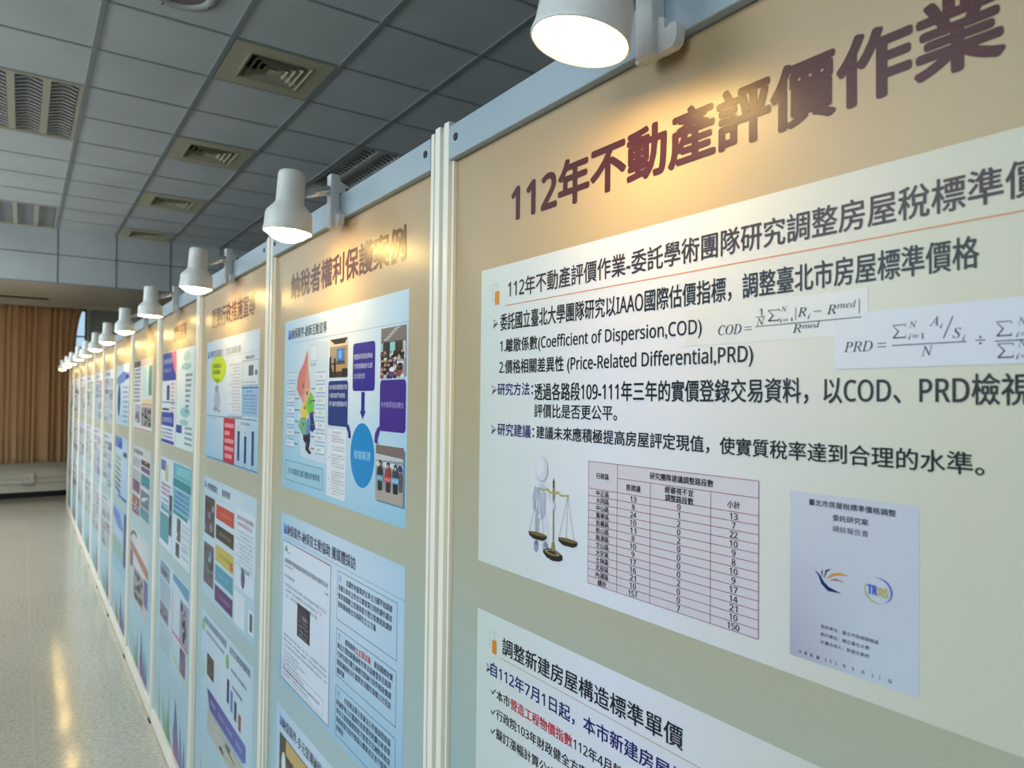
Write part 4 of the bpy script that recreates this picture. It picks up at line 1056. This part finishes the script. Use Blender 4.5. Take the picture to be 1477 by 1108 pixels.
def panel_five():
    p, poster, W = make_panel(4)
    pal = [(150, 96, 84), (90, 60, 58), (110, 120, 140), (70, 140, 150), (200, 160, 120), (120, 80, 120)]
    x0, x1 = .045, .745
    s = slide_blue(p, x0, x1, 1.262, 1.64, (226, 228, 228), (206, 214, 214)).obj('slide', p)
    G = Print(); G.quad(x0, .30, 1.605, 1.638, (96, 74, 70), 2); G.quad(.30, .73, 1.605, 1.638, (226, 196, 184), 2)
    for k in range(9): G.specks(.07, .30, 1.59 - .021 * k, .013, (110, 116, 120), 3)
    G.quad(.40, .55, 1.44, 1.60, (190, 222, 214), 2); G.quad(.60, .72, 1.45, 1.60, (96, 150, 154), 2); G.quad(.36, .73, 1.415, 1.43, (224, 206, 150), 3); G.quad(.36, .73, 1.395, 1.41, (220, 160, 140), 3)
    photo_any(G, .11, .32, 1.30, 1.40, [(176, 176, 186), (60, 66, 100), (90, 90, 100)], 2, 7, 51); photo_any(G, .36, .72, 1.29, 1.39, [(150, 150, 150), (60, 70, 66), (70, 50, 52), (96, 66, 70)], 2, 10, 52); G.quad(.06, .73, 1.266, 1.272, (200, 90, 96), 3)
    G.obj('info_graphics', s)
    generic(p, x0, x1, .795, 1.175, pal, 53, (206, 206, 208), (176, 186, 192))
    s = slide_blue(p, x0, x1, .335, .72, (206, 208, 214), (176, 190, 200)).obj('slide', p)
    G = Print(); G.line([(.05, .66), (.12, .69), (.2, .70), (.3, .69)], .02, (96, 90, 100), 2); G.poly([(.05, .64), (.73, .59), (.73, .54), (.05, .60)], (170, 120, 100), 2); G.quad(.05, .16, .50, .59, (140, 70, 120), 3); G.quad(.60, .73, .40, .53, (96, 96, 150), 3)
    photo_any(G, .20, .58, .36, .52, [(150, 150, 156), (70, 70, 84), (50, 50, 60), (110, 90, 100)], 3, 12, 54)
    G.obj('info_graphics', s)
    return p
def panel_six():
    p, poster, W = make_panel(5)
    x0, x1 = .05, .74
    s = slide_blue(p, x0, x1, 1.26, 1.645, (214, 226, 242), (176, 206, 226)).obj('slide', p)
    G = Print(); G.poly([(x0, 1.52), (x0, 1.56), (.40, 1.60), (.73, 1.585), (.73, 1.555), (.45, 1.53)], (120, 150, 206), 2); G.ell(.62, 1.565, .09, .014, (52, 66, 170), 3); G.ell(.22, 1.42, .075, .105, (44, 74, 140), 3, 30)
    for k in range(8): G.specks(.44, .70, 1.50 - .03 * k, .015, (130, 160, 190), 3)
    G.obj('info_graphics', s)
    s = slide_blue(p, x0, x1, .80, 1.185, (190, 210, 232), (166, 196, 222)).obj('slide', p)
    G = Print(); G.quad(x0, .46, 1.11, 1.18, (92, 130, 196), 2); G.ell(.33, 1.135, .08, .02, (50, 90, 170), 3); G.quad(.52, .70, 1.07, 1.10, (70, 90, 120), 3)
    for k in range(7): G.poly([(.10, 1.06 - .034 * k), (.40, 1.05 - .034 * k), (.40, 1.03 - .034 * k), (.10, 1.045 - .034 * k)], ((160, 176, 120), (140, 150, 80), (110, 120, 90), (90, 96, 104))[min(3, k // 2)], 3)
    G.quad(.30, .72, .805, .82, (44, 62, 160), 3)
    G.obj('info_graphics', s)
    s = slide_blue(p, x0, x1, .33, .735, (150, 182, 216), (140, 190, 214)).obj('slide', p)
    G = Print(); G.poly([(x0, .72), (.40, .70), (.62, .62), (.40, .60), (x0, .66)], (96, 130, 200), 2); G.quad(.10, .55, .54, .61, (176, 200, 224), 3); G.quad(.64, .74, .42, .735, (44, 56, 110), 3); G.quad(x0, .60, .42, .53, (140, 176, 170), 2)
    G.obj('info_graphics', s)
    return p
panel_one(); panel_two(); panel_three(); panel_four(); panel_five(); panel_six()
pals = [[(150, 160, 178), (126, 132, 150), (176, 190, 198)], [(140, 146, 176), (176, 168, 184), (126, 142, 176)], [(158, 176, 168), (130, 140, 134), (176, 184, 176)],
        [(176, 168, 168), (146, 128, 138), (168, 160, 184)], [(120, 126, 148), (96, 102, 120), (176, 176, 192)], [(150, 146, 158), (124, 124, 142), (176, 176, 176)]]
for k in range(6, 12):
    p, poster, W = make_panel(k)
    for q, (a, b) in enumerate(((1.245, 1.635), (.79, 1.175), (.33, .72))):
        generic(p, .08, W - .13, a, b, pals[k - 6], 100 + 3 * k + q, (212, 218, 226), (184, 198, 208))

# ------------------------------------------------------------------ clip-on spot lamps
lamp_labels = [
    'white clip-on spot lamp at the top of the nearest panel, with the largest glowing face',
    'white clip-on spot lamp on the second panel, next to the mirror ceiling light',
    'white clip-on spot lamp on the third panel, its whole shade and clamp visible',
    'white clip-on spot lamp on the fourth panel, flat thin glowing face',
    'white clip-on spot lamp on the fifth panel, beside the grey far wall',
    'white clip-on spot lamp on the sixth panel, just right of the window sliver',
    'white clip-on spot lamp on the seventh panel, just below the window sliver',
    'white clip-on spot lamp, eighth from the camera, in front of the dark curtain',
    'white clip-on spot lamp, ninth from the camera, in front of the dark curtain',
    'white clip-on spot lamp, tenth from the camera, third from the far end',
    'white clip-on spot lamp, eleventh from the camera, second from the far end',
    'small white clip-on spot lamp at the far end of the row']
LY = [.497, 1.366, 2.240, 3.140, 3.990, 4.870, 5.70, 6.60, 7.45, 8.50, 9.45, 10.50]
TILT = [6.5, 2, 2, 0, 0, 2, 0, 3, 0, 2, 1, 2]
TILTX = [9, 3, 3, 1, 0, 1, 2, 2, 0, 1, 2, 1]
DOME = [.005, .019, .017, .005, .015, .016, .015, .015, .010, .014, .012, .014]
def make_lamp(k):
    y = LY[k]
    e = empty('clip_lamp', (LEAN * 1.85, y, 1.853), lamp_labels[k], 'spot lamp', 'clip-on lamps along the panel tops')
    H = Matrix.Translation((-.100, 0, -.088 + (.011 if k == 0 else 0))) @ Matrix.Rotation(rad(TILTX[k]), 4, 'Y') @ Matrix.Rotation(rad(TILT[k]), 4, 'X')
    bm = bmesh.new()
    lathe(bm, [(.0425, .010), (.0432, .002), (.0452, .0), (.0466, .0015), (.0458, .006), (.0446, .012), (.0440, .034), (.0425, .039), (.0285, .055), (.0264, .060), (.0258, .110), (.0247, .1155), (.0215, .1185), (.010, .1195), (.0003, .1195)], 56, H)
    from_bm('shade', bm, LAMPW, e, True)
    bm = bmesh.new(); d = DOME[k]; R0 = .0425
    lathe(bm, [(R0, .008), (R0 * .99, .0005)] + [(R0 * .99 * (1 - q), .0005 - d * (1 - (1 - q) ** 2.2)) for q in (.1, .25, .4, .6, .8, .97)], 40, H, True, True)
    from_bm('bulb', bm, BULB, e, True)
    bm = bmesh.new()
    lathe(bm, [(.0004, -.079), (.0058, -.0775), (.0064, -.068), (.0082, -.066), (.0086, -.034), (.0098, -.030), (.0098, -.018)], 20, Matrix.Translation((0, 0, .014)) @ Matrix.Rotation(PI / 2 - rad(18), 4, 'Y'))
    a = from_bm('swivel_arm', bm, CHROME, e, True)
    c = boxes('clamp', [(-.019, -.0005, -.0115, .0115, -.066, .040), (-.012, -.0005, .0115, .0185, -.066, -.005)], CLAMP, e, .0015)
    bm = bmesh.new()
    pts = [(-.0118, -.066), (-.030, -.066), (-.0345, -.063), (-.0365, -.058), (-.0365, -.046), (-.034, -.043), (-.027, -.043), (-.025, -.045), (-.0225, -.045), (-.0205, -.043), (-.0205, -.034), (-.0118, -.030)]
    prism(bm, pts, 'x', -.012, -.0005); from_bm('hook', bm, CLAMP, c)
    bm = bmesh.new()
    prism(bm, [(-.012, .002), (.046, .0025), (.046, .008), (.026, .014), (-.0005, .026), (-.012, .026)], 'y', -.0135, .0135); from_bm('bracket', bm, CLAMP, c)
    bm = bmesh.new(); lathe(bm, [(.0042, -.0145), (.0042, .0145)], 14, Matrix.Translation((.014, 0, .010)) @ Matrix.Rotation(PI / 2, 4, 'X'), True, True); from_bm('hole_disc', bm, BLACK, c, True)  # black disc standing in for the dark hole in the bracket
    bm = bmesh.new()
    prism(bm, [(.0415, -.050), (.0455, -.052), (.049, .006), (.072, .046), (.068, .049), (.044, .008)], 'y', -.015, .015); from_bm('lever', bm, CLAMP, e)
for k in range(12): make_lamp(k)
